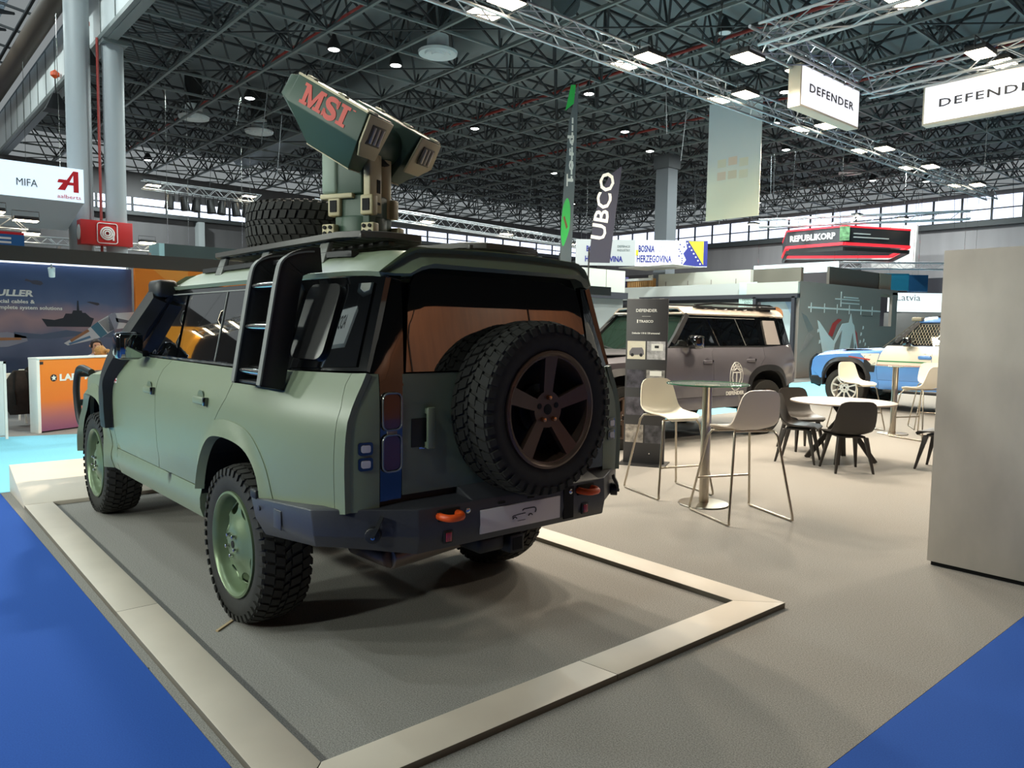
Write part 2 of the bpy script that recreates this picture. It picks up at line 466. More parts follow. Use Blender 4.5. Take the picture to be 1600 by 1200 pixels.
# ---- round columns, top left, and the square one in the middle
def round_column(x, y, r, z1, label):
    t = thing('column', label, 'column', (x, y, -0.012))
    MB().cyl((0, 0, 0.2), (0, 0, z1), r, n=28).build('shaft', K['column'], t, smooth=40)
    MB().cyl((0, 0, 0), (0, 0, 0.2), r * 1.25, n=28).build('base', K['column'], t, smooth=40)
    return t
round_column(19.0, -2.27, 0.30, 13.3, 'thick grey round column, left one of the pair')
t = round_column(18.7, -3.05, 0.26, 9.0, 'grey round column, right one under the girder')
MB().box(-0.35, 0.35, -0.3, 0.3, 8.9, 9.02).build('bracket', K['lattice'], t)
tag(MB().cyl((18.6, -2.66, 0), (18.6, -2.66, 9), 0.035, n=8).build('pipe', K['redpipe'], smooth=40), 'thin red riser pipe between the two round columns', 'pipe')
t = thing('column', 'tall square grey column under the roof beyond the flags', 'column', (16.35, -23.8, -0.012))
MB().box(-0.32, 0.32, -0.32, 0.32, 0, 8.4).build('shaft', mat('dark_column', '5b5f63', .6), t)
MB().box(-0.4, 0.4, -0.4, 0.4, 8.4, 8.95).build('capital', K['latticedark'], t)

# ---- ducts, pipes, diffusers
def duct(p, q, r, label): tag(MB().cyl(p, q, r, n=24).build('duct', K['duct'], smooth=40), label, 'duct')
duct((10, -11.3, 9.95), (22, -11.3, 9.95), 0.55, 'wide round silver duct right of the weapon station, in the roof')
duct((22, -12.6, 9.9), (34, -12.6, 9.9), 0.55, 'round silver duct left of the weapon station, far in the roof')
for k, (y, a, b, l) in enumerate(((-7.2, 9, 34, 'leftmost'), (-15.3, 4, 26, 'middle'), (-21.2, 2, 30, 'rightmost'))):
    tag(MB().cyl((a, y, 9.35), (b, y, 9.35), 0.05, n=8).build('pipe', K['redpipe'], smooth=40), l + ' of three long red sprinkler pipes in the roof lattice', 'pipe')
def diffuser(x, y, z, label):
    t = thing('air_diffuser', label, 'air diffuser', (x, y, z))
    MB().lathe([(0.02, 0.02), (0.16, 0.0), (0.18, 0.05), (0.24, 0.03), (0.34, 0.0), (0.36, 0.06), (0.42, 0.04), (0.52, 0.01), (0.54, 0.08), (0.30, 0.2), (0.28, 0.9), (0.01, 0.9)], 32).build('cone', K['whitebeam'], t, smooth=30)
    MB().cyl((0, 0, 0.5), (0, 0, 1.6), 0.30, n=20).build('neck', K['lamphousing'], t, smooth=40)
diffuser(13.46, -9.89, 9.0, 'round air diffuser above and right of the weapon station')
diffuser(25.2, -9.76, 9.0, 'round air diffuser above the tyre lying on the roof rack')
diffuser(12.33, -22.4, 9.0, 'round air diffuser left of the hanging pale banner')
diffuser(12.77, -32.9, 9.0, 'round air diffuser below the end of the long truss')
diffuser(24.9, -7.2, 9.0, 'round air diffuser at upper left, near the round columns')

# ---- high hall lamps
def hall_lamp(x, y, z, label, on=True, power=HALL_W, size=0.32):
    t = thing('hall_lamp', label, 'lamp', (x, y, z), 0, 'high lamps in the hall roof')
    MB().lathe([(0.05, 0.42), (0.09, 0.3), (size * 0.55, 0.14), (size * 0.62, 0.02), (size * 0.5, 0.02)], 20).build('reflector', K['lamphousing'], t, smooth=40)
    MB().lathe([(0.0, 0.0), (size * 0.35, 0.005), (size * 0.55, 0.03)], 20).build('lens', K['lampcool'] if on else K['whitebeam'], t, smooth=40)
    if power:
        l = bpy.data.lights.new('hall_lamp_light', 'AREA'); l.shape = 'DISK'; l.size = 0.5; l.energy = power; l.color = COOL
        o = bpy.data.objects.new('hall_lamp_light', l); COL.objects.link(o); o.parent = t; o.location = (0, 0, -0.03)
    return t
HL = [(15.0, -7.58, 'high lamp directly above the weapon station'), (14.9, -9.46, 'high lamp on the wide silver duct'),
      (20.9, -7.66, 'high lamp left of the weapon station'), (18.7, -15.3, 'high lamp right of the launcher pods'),
      (12.9, -15.3, 'high lamp beside the tip of the green flag'), (33.5, -8.0, 'small far lamp right of the round columns'),
      (16.4, -22.7, 'small far lamp above the square column'), (22.4, -23.0, 'small far lamp left of the green flag'),
      (10.65, -22.5, 'small lamp right of the hanging banner, upper'), (12.4, -26.4, 'small lamp right of the hanging banner, lower'),
      (12.67, -35.0, 'small faint lamp above the red ring sign'), (15.1, -19.6, 'faint lamp above the dark curved flag')]
for k, (x, y, l) in enumerate(HL):
    hall_lamp(x, y, 8.95, l, power=HALL_W * (.6 if k in (0, 2) else 1.0) if k in (0, 2, 3, 4, 5, 7, 8, 9, 10) else 0)
hall_lamp(7.3, -14.25, 9.0, 'unlit white lamp left of the truss corner', on=False, power=0)
for k, (x, y) in enumerate(((2, 7), (-4, 8), (9, 6), (15, 9), (24, 6), (28, -30), (16, 2), (26, 2), (8.6, -19.5), (20, -37), (11, -37))):  # lamps added as fill for the left side, girder, booth and far walls
    hall_lamp(x, y, 12.6 if y > 0 else 8.95, 'added hall lamp number %s giving fill light' % ('one', 'two', 'three', 'four', 'five', 'six', 'seven', 'eight', 'nine', 'ten', 'eleven')[k], power=HALL_W * (0.30 if k < 5 else 1.0))

# ---- aluminium box truss
def brace_mesh(l, dy):
    return MB().cyl((0, 0, 0), (l, dy, 0), 0.009, n=5, caps=False).mesh('brace', K['alu'], recalc=False)
def truss(parent, p, q, s=0.29, pitch=0.36, r=0.025, single=True):
    """four chords and zigzag braces from p to q (bottom centre line)"""
    p, q = Vector(p), Vector(q); d = q - p; L = d.length; d.normalize()
    side = Vector((0, 0, 1)).cross(d).normalized(); up = Vector((0, 0, 1)); h = s / 2
    for a in (-h, h):
        for b in (0, s):
            o = MB().cyl(p + side * a + up * b, q + side * a + up * b, r, n=8).build('chord', K['alu'], parent, smooth=50)
    n = max(2, int(round(L / pitch))); st = L / n
    faces = [(side * h, up, -1), (side * -h, up, -1), (up * 0 - side * h, side, 1), (up * s - side * h, side, 1)]
    big = MB()
    for fi, (off, axis, _) in enumerate(faces):
        for k in range(n):
            a, b = (0, s) if k % 2 == 0 else (s, 0)
            A = p + off + axis * a + d * (st * k); B = p + off + axis * b + d * (st * (k + 1))
            if single:
                o = put('brace', BR(st, s), parent)
                xd = (B - A).normalized(); z = xd.orthogonal().normalized()
                o.matrix_basis = basis(xd, z.cross(xd), z, A)
            else: big.cyl(A, B, 0.01, n=4, caps=False)
    if not single:
        o = big.build('brace_lattice', K['alu'], parent, recalc=False); o['kind'] = 'stuff'
_br = {}
def BR(st, s):
    k = (round(st, 4), s)
    if k not in _br:
        l = sqrt(st * st + s * s); _br[k] = MB().cyl((0, 0, 0), (l, 0, 0), 0.010, n=5, caps=False).mesh('brace', K['alu'], recalc=False)
    return _br[k]
lt = thing('lighting_truss', 'long silver lighting truss running from above the launcher to the right', 'truss', (4.17, -3.7, 5.76))
truss(lt, (0, 5.4, 0), (0, -20.4, 0), pitch=0.43)
for k in range(5): MB().cyl((0, -1.2 - 4.6 * k, 0.29), (0, -1.2 - 4.6 * k, 3.25), 0.008, n=5).build('hanger_wire', K['chrome'], lt)
rt = thing('lighting_truss', 'square silver truss ring at top right holding two white signs', 'truss', (2.0, -7.35, 5.58))
truss(rt, (0, 0.145, 0), (0, -3.2, 0), pitch=0.34)
truss(rt, (0, 0, 0), (-7.5, 0, 0), pitch=0.40)
truss(rt, (0, -3.2, 0), (-7.5, -3.2, 0), pitch=0.40)
for x, y in ((0, 0), (0, -3.2), (-4, 0), (-4, -3.2)):
    MB().cyl((x, y, 0.29), (x, y, 3.4), 0.008, n=5).build('hanger_wire', K['chrome'], rt)
# ---- floodlights on the trusses
def flood(x, y, z, label, rz=0.0, tilt=(0, 0), power=FLOOD_W, warm=True, light=True, grp='floodlights on the trusses', arm=None):
    t = thing('flood_light', label, 'lamp', (x, y, z), rz, grp)
    MB().box(-0.15, 0.15, -0.23, 0.23, 0.02, 0.10).build('housing', K['lamphousing'], t, bevel=0.012)
    MB().box(-0.14, 0.14, -0.22, 0.22, 0.004, 0.02).build('lens', K['lampwarm'], t, bevel=0.004)
    MB().tube([(0, -0.25, 0.05), (0, -0.25, 0.22), (0, 0.25, 0.22), (0, 0.25, 0.05)], 0.008, n=6).build('yoke', K['lamphousing'], t)
    if arm: MB().cyl((0, 0, .22), (arm[0], arm[1], .22 + arm[2]), .014, n=6).build('clamp_arm', K['alu'], t)
    if light:
        l = bpy.data.lights.new('flood_light_beam', 'AREA'); l.shape = 'RECTANGLE'; l.size = 0.2; l.size_y = 0.34; l.energy = power; l.color = WARM
        l.spread = radians(150)
        o = bpy.data.objects.new('flood_light_beam', l); COL.objects.link(o); o.parent = t; o.location = (0, 0, 0.0); o.rotation_euler = (tilt[0], tilt[1], 0)
ORD = ('first', 'second', 'third', 'fourth', 'fifth', 'sixth', 'seventh', 'eighth')
for y in (-1.3, -2.6):
    flood(3.82, y, 5.82, 'floodlight on the long truss above the picture, ' + ('left' if y > -2 else 'right') + ' one of two', power=FLOOD_W * 1.5, tilt=(0, .15), arm=(.21, 0, .01))
for k, y in enumerate((-4.15, -7.1, -9.8, -12.8, -15.6, -18.3, -21.7)):
    flood(3.82, y, 5.82, ORD[k] + ' glowing floodlight from the near end, lower row of the long truss', power=FLOOD_W * (1.0 if k < 1 else .72), tilt=(0, 0.15), arm=(.21, 0, .01))
    flood(4.52, y - 0.15, 5.90, ORD[k] + ' glowing floodlight from the near end, upper row of the long truss', power=FLOOD_W * .72, light=(k % 2 == 1), arm=(-.21, 0, -.05))
flood(2.28, -7.4, 5.5, 'small lit floodlight at the left corner of the square truss', arm=(-.14, 0, .1))
flood(2.2, -8.75, 5.6, 'lit floodlight above the left end of the smaller white sign', light=False, arm=(-.06, 0, .04))
flood(0.29, -7.72, 5.78, 'large lit floodlight at the top edge above the square truss', tilt=(0.1, 0), arm=(0, .225, -.13))
flood(0.2, -10.25, 5.72, 'lit floodlight above the larger white sign, upper one', light=False, arm=(0, -.155, -.07))
flood(0.1, -10.95, 5.72, 'lit floodlight above the larger white sign, lower one', light=False, arm=(0, .255, -.07))
flood(-2.6, -7.72, 5.7, 'floodlight on the square truss outside the picture, near', power=FLOOD_W * .8, arm=(0, .225, -.05))
flood(-2.6, -10.9, 5.7, 'floodlight on the square truss outside the picture, far', power=FLOOD_W * .8, arm=(0, .205, -.05))

# ---- hanging white light-box signs
def lightbox(name, L, H, T, body, size, label, loc, rz, glow):
    t = thing(name, label, 'sign', loc, rz)       # local x along the face, face looks to -y
    MB().box(0, L, 0, T, 0, H).build('case', mat(name + '_case', 'd9d2bf', 0.5), t, bevel=0.006)
    MB().box(0.03, L - 0.03, -0.006, -0.001, 0.03, H - 0.03).build('face', glow, t)
    text('lettering', body, size, mat(name + '_ink', '4c4c52', 0.6), t, (L / 2, -0.014, H / 2 - size * 0.36), (1, 0, 0), (0, 0, 1), align='CENTER', sp=1.15, bold=0.002, width=L * 0.75)
    for x in (0.3, L - 0.3):
        MB().cyl((x, T / 2, H), (x, T / 2, H + 0.14), 0.012, n=6).build('hook', K['chrome'], t)
    return t
glow = emit('lightbox_face', 'f2f4fb', 0.80)
lightbox('hanging_sign', 1.93, 0.63, 0.20, 'DEFENDER', 0.175, 'smaller white hanging light box sign under the far side of the square truss', (1.99, -8.38, 4.99), radians(-90), glow)
lightbox('hanging_sign', 1.93, 0.63, 0.20, 'DEFENDER', 0.175, 'larger white hanging light box sign cut by the right edge', (1.2, -10.85, 4.99), radians(180), glow)

def hang(t, pts, top=8.97):
    """steel wires from points on a hanging thing (its own frame) up to the roof lattice"""
    z = t.location.z
    for x, y, h in pts: MB().cyl((x, y, h), (x, y, top - z), .007, n=5).build('hanger_wire', K['chrome'], t)
# ================================================================== THE OFF-ROAD CARS (local x forward, y left, z up, origin under the rear axle)
WB = 3.022
def tread_pattern(mb, R, Wd, n=44, style=0):
    """rubber blocks standing proud of the tyre belt (axis = local z)"""
    rows = [(-0.44, -0.27, 0.0, 0.75), (-0.25, -0.06, 0.5, 0.70), (-0.03, 0.16 - 0.1, 0.1, 0.6), (0.08, 0.25, 0.55, 0.70), (0.27, 0.44, 0.05, 0.75)]
    for a, b, ph, fill in rows:
        for i in range(n):
            t0 = 2 * pi * (i + ph) / n; t1 = t0 + 2 * pi / n * fill
            sk = 0.13 * 2 * pi / n * (1 if a < 0 else -1)
            edge = abs(a) > 0.26 and (a < -0.3 or b > 0.3)
            vs = []
            for r in (R - 0.014, R):
                for (t, h) in ((t0 + sk, a), (t1 + sk, a), (t1 - sk, b), (t0 - sk, b)):
                    rr = r - (0.012 if (edge and abs(h) > 0.4) else 0)
                    vs.append((rr * cos(t), rr * sin(t), h * Wd))
            mb.add(vs, [(0, 3, 2, 1), (4, 5, 6, 7), (0, 1, 5, 4), (1, 2, 6, 5), (2, 3, 7, 6), (3, 0, 4, 7)])
    for sgn in (-1, 1):        # shoulder lugs
        for i in range(n):
            t0 = 2 * pi * (i + (0.0 if sgn < 0 else 0.05)) / n; t1 = t0 + 2 * pi / n * 0.55
            vs = []
            for (r, h) in ((R - 0.014, 0.45), (R - 0.05, 0.475)):
                for t in (t0, t1):
                    for d in (0.0, 0.012): vs.append(((r - d * .3) * cos(t), (r - d * .3) * sin(t), sgn * (h * Wd + d)))
            mb.add(vs, [(0, 2, 3, 1), (4, 5, 7, 6), (1, 3, 7, 5), (0, 1, 5, 4), (2, 6, 7, 3)])
_tyres = {}
def tyre_mesh(R=0.425, Wd=0.275, rr=0.272, fine=True):
    k = (R, Wd, rr, fine)
    if k in _tyres: return _tyres[k]
    h = Wd / 2; d = 0.014 if fine else 0.0
    prof = [(rr - 0.012, h * 0.76), (rr + 0.008, h * 0.86), (rr + 0.03, h * 0.93), (rr + 0.07, h * 0.985), (R - 0.07, h * 0.97), (R - 0.04, h * 0.94), (R - d - 0.012, h * 0.9), (R - d, h * 0.80)]
    prof += [(R - d + 0.002, 0)] + [(r, -z) for r, z in reversed(prof)]
    mb = MB().lathe(prof, 56 if fine else 36, caps=False)
    if fine: tread_pattern(mb, R, Wd)
    _tyres[k] = mb.mesh('tyre', K['tyre'], smooth=30, recalc=False)
    return _tyres[k]
def disc_panel(name, R, holes, dish, m, thick, step=0.03):
    out = [(R * cos(2 * pi * i / 64), R * sin(2 * pi * i / 64)) for i in range(64)]
    return chart_mesh(name, out, lambda u, v: Vector((u, v, dish(sqrt(u * u + v * v)))), m, step, thick, holes, smooth=40)
_rims = {}
def rim_mesh(kind):
    if kind in _rims: return _rims[kind]
    ro = 0.284
    if kind == 'steel':
        holes = []
        for i in range(8):
            a = 2 * pi * (i + .5) / 8
            e = [(0.056 * cos(t), 0.034 * sin(t)) for t in [2 * pi * k / 14 for k in range(14)]]
            holes.append([(cos(a) * 0.192 - sin(a) * x + cos(a) * y, sin(a) * 0.192 + cos(a) * x + sin(a) * y) for x, y in e])
        dish = lambda r: interp(r, [0, 0.075, 0.10, 0.15, 0.205, 0.235], [-0.012, -0.012, -0.02, -0.045, -0.052, -0.085])
        face = disc_panel('rim', 0.236, holes, dish, K['rim'], 0.006)
        m = K['rim']; depth = -0.10
    else:
        nsp, wid = {'five': (5, 0.42), 'six': (6, 0.40), 'multi': (10, 0.42)}[kind]
        r0, r1 = (0.088, 0.252) if kind == 'five' else (0.10, 0.25)
        holes = []
        for i in range(nsp):
            a0 = pi / 2 + 2 * pi * i / nsp; st = 2 * pi / nsp
            hw = 0.040 if kind == 'five' else (0.040 if kind == 'six' else 0.018)
            p = []
            for r, k in ((r0, 1), (r1, -1)):
                da = math.asin(min(.95, hw / r * (1.0 if r > .2 else 0.72)))
                aa = [a0 + da + (st - 2 * da) * t / 6 for t in range(7)]
                if k < 0: aa.reverse()
                p += [(r * cos(t), r * sin(t)) for t in aa]
            holes.append(p)
        dish = lambda r: interp(r, [0, 0.06, 0.12, 0.2, 0.262], [-0.035, -0.035, -0.03, -0.02, -0.012])
        m = {'five': RIMDARK, 'six': RIMDARK, 'multi': RIMPALE}[kind]
        face = disc_panel('rim', 0.262, holes, dish, m, 0.03 if kind != 'multi' else 0.02)
        depth = -0.16
    # lip and barrel
    mb = MB().lathe([(0.225, -0.21), (0.225, depth), (0.246, -0.07), (0.252, -0.03), (0.258, -0.012), (ro - 0.012, 0.0), (ro, -0.004), (ro, -0.022), (0.268, -0.03), (0.262, -0.21)], 56, caps=False)
    b = bmesh.new(); b.from_mesh(face)
    me2 = mb.mesh('rimlip', m, smooth=35, recalc=False)
    b.from_mesh(me2)
    b.to_mesh(face); b.free(); bpy.data.meshes.remove(me2)
    face.polygons.foreach_set('use_smooth', [True] * len(face.polygons)); face.set_sharp_from_angle(angle=radians(35))
    _rims[kind] = face
    return face
RIMDARK = mat('brown_reflection_alloy', '5e4a3d', 0.33, metal=0.35)  # dark alloy with the brown wall's reflection mixed into its colour
RIMPALE = mat('silver_alloy', 'd2d0c8', 0.35, metal=0.3)
def wheel(parent, kind, M, fine=True, nuts=None):
    """rim with tyre, brake disc and wheel nuts; M maps wheel axis z (outwards)"""
    w_ = put('wheel', rim_mesh(kind), parent, M=M)
    put('tyre', tyre_mesh(fine=fine), w_, loc=(0, 0, -0.137))
    MB().lathe([(0.0, -0.145), (0.225, -0.145), (0.225, -0.16), (0.0, -0.16)], 28).build('brake_disc', K['deep'] if kind != 'multi' else K['steel'], w_)
    nm = NUT.setdefault(kind, MB().cyl((0, 0, 0), (0, 0, 0.022), 0.0125, 0.010, n=8).mesh('wheel_nut', nuts or K['chrome'], bevel=0.002))
    hz = -0.012 if kind == 'steel' else -0.036
    for i in range(5):
        a = pi / 2 + 2 * pi * i / 5
        if kind == 'five' and i in (1, 4):
            MB().cyl((0.058 * cos(a), 0.058 * sin(a), hz), (0.058 * cos(a), 0.058 * sin(a), hz + 0.004), 0.014, n=12).build('nut_hole', K['deep'], w_); continue
        put('wheel_nut', nm, w_, loc=(0.058 * cos(a), 0.058 * sin(a), hz))
    MB().cyl((0, 0, hz - 0.002), (0, 0, hz + 0.004), 0.026 if kind != 'steel' else 0.02, n=20).build('centre_cap', K['deep'], w_, bevel=0.002)
    return w_
NUT = {}

def ztop(x): return interp(x, [2.15, 2.6, 3.3, 3.72, 3.85], [1.215, 1.19, 1.15, 1.09, 0.99])
class Car:
    def __init__(c, label, loc, rz, group=None, long=True, paint=None, roofm=None, flare=None, step=0.07, rim='steel', name='off_road_car', scale=None, fine=True, flarem=None, lower=None):
        c.t = thing(name, label, 'car', loc, rz, group)
        if scale: c.t.scale = scale
        c.XR = -1.12 if long else -0.80
        c.P = paint; c.step = step; c.roofm = roofm or paint; c.fm = flarem or paint
        c.body(); c.greenhouse(); c.rear(); c.front(); c.under()
        for x, s in ((0, 1), (0, -1), (WB, 1), (WB, -1)):
            # axis outwards = +-y
            M = basis((1, 0, 0), (0, 0, 1) if s < 0 else (0, 0, -1), (0, s, 0), (x, s * 0.957, 0.429))
            wheel(c.t, rim, M, fine=fine)
    # side surface
    def ys(c, x, z):
        y = interp(z, [.40, .46, .55, .60, .64, .80, 1.0, 1.12, 1.20, 1.28, 1.34, 1.39, 1.83, 2.0], [.885, .925, .955, .950, .938, .957, .962, .957, .945, .915, .885, .862, .722, .665])
        xr = c.XR + 0.77
        if x < xr: t = (xr - x) / .80; y -= .085 * t * t
        if x > 2.5: t = (x - 2.5) / 1.3; y -= (.13 if z < 1.5 else 0.05) * t * t
        return y
    def sideL(c, x, z): return Vector((x, c.ys(x, z), z))
    def sideR(c, x, z): return Vector((x, -c.ys(x, z), z))
    def side(c, name, poly, m, thick=0.03, lift=0.0, parent=None, step=None, holes=(), both=True, left=True):
        out = []
        for s in ((1, -1) if both else ((1,) if left else (-1,))):
            pa = parent[0 if s > 0 else 1] if isinstance(parent, (list, tuple)) else (parent or c.t)
            me = chart_mesh(name, poly, c.sideL if s > 0 else c.sideR, m, step or c.step, thick, holes, flip=(s > 0), lift=lift)
            out.append(put(name, me, pa))
        return out
    def arch(c, xc, grow=0.0, lo=0.44):
        p = [(-.47, lo), (-.465, .70), (-.40, .86), (-.28, .965), (-.12, 1.005), (.12, 1.005), (.28, .965), (.40, .86), (.465, .70), (.47, lo)]
        sp = spline([Vector((x, z, 0)) for x, z in p[1:-1]], 4)
        p = [p[0]] + [(v.x, v.y) for v in sp] + [p[-1]]
        out = []
        for x, z in p:
            d = Vector((x, max(0, z - .60) * 1.0)).normalized() if z > .6 else Vector((1 if x > 0 else -1, 0))
            out.append((xc + x + d.x * grow, z + (d.y * grow if z > .6 else 0)))
        return out
    def body(c):
        g = 0.006; XR = c.XR; P = c.P
        zb = 1.362
        fr = c.arch(WB)[::-1]; rr_ = c.arch(0)[::-1]
        # front fender with arch (arch points run from front to back)
        fw = [(2.20 + g, zb - .02), (2.308 + g, 1.154), (2.355 + g, .887), (2.335 + g, .66), (2.30 + g, .586), (2.31 + g, .47)]
        fa = c.arch(WB)
        fender = fw + [(fa[0][0], .47)] + fa[1:-1] + [(3.47, .62), (3.62, .62), (3.80, .80), (3.80, .96), (3.70, 1.08), (3.30, 1.15), (2.6, 1.19), (2.30, 1.225), (2.22, 1.30)]
        c.fender = c.side('front_fender', fender, P)
        door1 = [(2.20, zb - .005), (2.308, 1.154), (2.355, .887), (2.335, .66), (2.33, .645), (1.296, .650), (1.269, .736), (1.29, 1.0), (1.302, 1.234), (1.28, 1.30), (1.195, zb)]
        c.door1 = c.side('front_door', door1, P)
        d2 = [(1.195 - g, zb), (1.28 - g, 1.30), (1.302 - g, 1.234), (1.29 - g, 1.0), (1.269 - g, .736), (1.29 - g, .650), (.49, .655), (.461, .758), (.42, .83), (.339, .941), (.20, 1.09), (.085, 1.206), (.067, 1.281), (.05, zb)]
        c.door2 = c.side('rear_door', d2, P)
        sill = [(2.33, .640), (2.30, .586), (2.31, .455), (.49, .475), (.485, .648), (1.3, .645)]
        c.side('sill', sill, P)
        # quarter panel
        ra = [p for p in c.arch(0, lo=.70)][::-1]          # from +x side to -x side
        q = [(.05 - g, zb), (.067 - g, 1.281), (.085 - g, 1.206), (.20 - g, 1.09), (.339 - g, .941), (.42 - g, .825)]
        q += [(x, z) for x, z in c.arch(0, 0.002, lo=.72)[::-1] if not (x > 0 and z < .858)]
        xs_ = XR + .085
        q += [(-.47, .72), (xs_, .79), (xs_ , 1.25), (xs_ + .03, 1.345), (xs_ + 0.02, 1.395), (-.25, 1.378)]
        c.quarter = c.side('quarter_panel', q, P)
        corner = [(xs_ - .003, .79), (XR + .015, .80), (XR + .015, 1.25), (XR + .01, 1.40), (xs_ + .017, 1.395), (xs_ + .027, 1.345), (xs_ - .003, 1.25)]
        c.side('rear_corner', corner, P)
        # wheel arch flares
        for xc, rear in ((0, True), (WB, False)):
            inn = c.arch(xc, -0.004, lo=.72 if rear else .47); out = c.arch(xc, 0.085, lo=.72 if rear else .47)
            if rear:
                inn[-1] = (inn[-1][0], .655); out[-1] = (inn[-1][0] + .02, .655)
                out = [(min(x, interp(z, [.65, .70, .74, .865, .96, 1.1], [.49, .50, .502, .475, .46, .6])), z) for x, z in out]
            poly = inn + out[::-1]
            def fl(s, xc=xc):
                def f(x, z):
                    y = c.ys(x, z)
                    d = sqrt((x - xc) ** 2 + (max(0, z - .55) * 1.0) ** 2)
                    k = max(0, min(1, (0.56 - d) / 0.10)); k = k * k * (3 - 2 * k)
                    return Vector((x, s * (max(y, y + 0.004 + (0.985 - y) * k)), z))
                return f
            for s in (1, -1):
                put('wheel_arch_flare', chart_mesh('wheel_arch_flare', poly, fl(s), c.fm, c.step * .6, .05, flip=(s > 0)), c.t)
            # dark inner liner
            ar = c.arch(xc, 0.0, lo=.62 if rear else .50)
            for s in (1, -1):
                mb = MB()
                rings = [[Vector((x, s * y, z)) for x, z in ar] for y in (.945, .60)]
                mb.loft(rings, caps=False, closed=False)
                mb.add([(x, s * .60, z) for x, z in ar], [tuple(range(len(ar)))])
                mb.build('wheel_arch_liner', K['deep'], c.t, recalc=False)
        # handles
        for d, x, z in ((c.door1, 1.416, 1.155), (c.door2, .431, 1.165)):
            for s, pr in ((1, d[0]), (-1, d[1])):
                yb = c.ys(x, z)
                h = MB().box(x - .10, x + .10, s * (yb + .008) - .014, s * (yb + .008) + .014, z - .022, z + .022).build('door_handle', c.P, pr, bevel=0.008)
                MB().box(x - .105, x - .075, s * (yb + .010) - .014, s * (yb + .010) + .016, z - .024, z + .024).build('handle_end', K['gloss'], pr, bevel=0.005)
                MB().lathe([(0.0, -0.012), (0.045, -0.006), (0.052, 0.002)], 20, basis((1, 0, 0), (0, 0, 1), (0, s, 0), (x + .02, s * (yb - .001), z + .012)) @ Matrix.Diagonal((1, .9, 1, 1))).build('handle_recess', c.P if c.step > .1 else mat('sage_recess', '5d6a58', .5), pr, smooth=40)
    def greenhouse(c):
        XR = c.XR; zb = 1.366
        band = [(2.14, zb), (1.72, 1.80), (1.60, 1.828), (XR + .065, 1.828), (XR + .02, 1.41), (-.25, zb + .012)]
        c.side('window_band', band, K['gloss'], lift=-0.006)
        wins = [[(2.02, zb + .02), (1.68, 1.785), (1.30, 1.787), (1.16, zb + .018)],
                [(1.06, zb + .018), (1.20, 1.787), (.60, 1.79), (.47, zb + .02)],
                [(.43, zb + .02), (.555, 1.79), (.10, 1.79), (.10, zb + .02)],
                [(-.52, zb + .03), (-.52, 1.79), (XR + .12, 1.795), (XR + .085, 1.425)]]
        pars = [c.door1, c.door2, c.door2, c.quarter]
        for wv, p in zip(wins, pars):
            c.side('side_window', wv, K['glass'], lift=0.002, thick=.01, parent=p)
        # bright frame lines of the rear door glass
        c.side('window_seal', [(.452, zb + .02), (.578, 1.79), (.590, 1.79), (.464, zb + .02)], K['railgrey'], lift=.004, thick=.006, parent=c.door2)
        c.side('window_seal', [(.10, 1.792), (1.62, 1.792), (1.61, 1.80), (.10, 1.80)], K['railgrey'], lift=.003, thick=.006)
        c.side('belt_seal', [(2.13, zb - .002), (-.20, zb + .004), (-.20, zb + .016), (2.12, zb + .010)], K['black'], lift=.004, thick=.01)
        # roof
        yg = lambda x: c.ys(x, 1.83)
        def rf(x, y):
            g_ = yg(x); k = min(1, abs(y) / g_)
            z = 1.83 + (.148 - .022 * (k / .80) ** 2 if k < .80 else .126 * (1 - ((k - .80) / .20) ** 1.25))
            if x < XR + .30: t = (XR + .30 - x) / .26; z -= .030 * t * t * (1 - .5 * k ** 4)
            if x > 1.35: t = (x - 1.35) / .35; z -= .055 * t * t * (1 - k ** 4)
            return Vector((x, y, z))
        xe = XR + .045
        xr = lambda y: xe + .05 * (max(0, abs(y) - .50) / .155) ** 2
        poly = [(1.70, -.70), (1.70, .70)]
        poly = [(1.70, -yg(1.7)), (1.70, yg(1.7))] + [(x, yg(x)) for x in (1.2, .6, 0, -.4, XR + .5, XR + .25, xe + .05)] + [(xr(q / 10), q / 10) for q in (6.3, 6, 5.6, 5, 4, 3, 1.5, 0, -1.5, -3, -4, -5, -5.6, -6, -6.3)] + [(x, -yg(x)) for x in (xe + .05, XR + .25, XR + .5, -.4, 0, .6, 1.2)]
        c.roof = put('roof', chart_mesh('roof', poly, rf, c.roofm, c.step, .025, flip=True), c.t); c.rf = rf
        # rear lip of the roof (spoiler)
        def lip(u, v):      # u = y, v: 0 top .. 1 bottom
            y = u; top = rf(xr(y), y); low = 1.866 - .040 * max(0, min(1, (abs(y) - .49) / .06))
            low = min(low, top.z - .002)
            return Vector((xr(y) - .055 * v * (1 - max(0, abs(y) - .5) / .16), y, top.z + (low - top.z) * v))
        put('roof_spoiler', chart_mesh('roof_spoiler', [(-.655, 0), (.655, 0), (.655, 1), (-.655, 1)], lip, c.roofm, .05, .03, flip=True), c.t)
        MB().box(XR + .10, XR + .12, -.24, .10, rf(XR + .1, 0).z + .001, rf(XR + .1, 0).z + .012).build('high_brake_light', K['gloss'], c.roof)
        # roof rails along the gutter
        for s in (1, -1):
            pts = [rf(x, s * .60) + Vector((0, 0, .012)) for x in [1.35 - .12 * i for i in range(20) if 1.35 - .12 * i > XR + .35]]
            MB().tube(pts, .018, sec=[(-.014, -.02), (.014, -.02), (.014, .02), (-.014, .02)], up=(0, 0, 1)).build('roof_rail', K['black'], c.t)
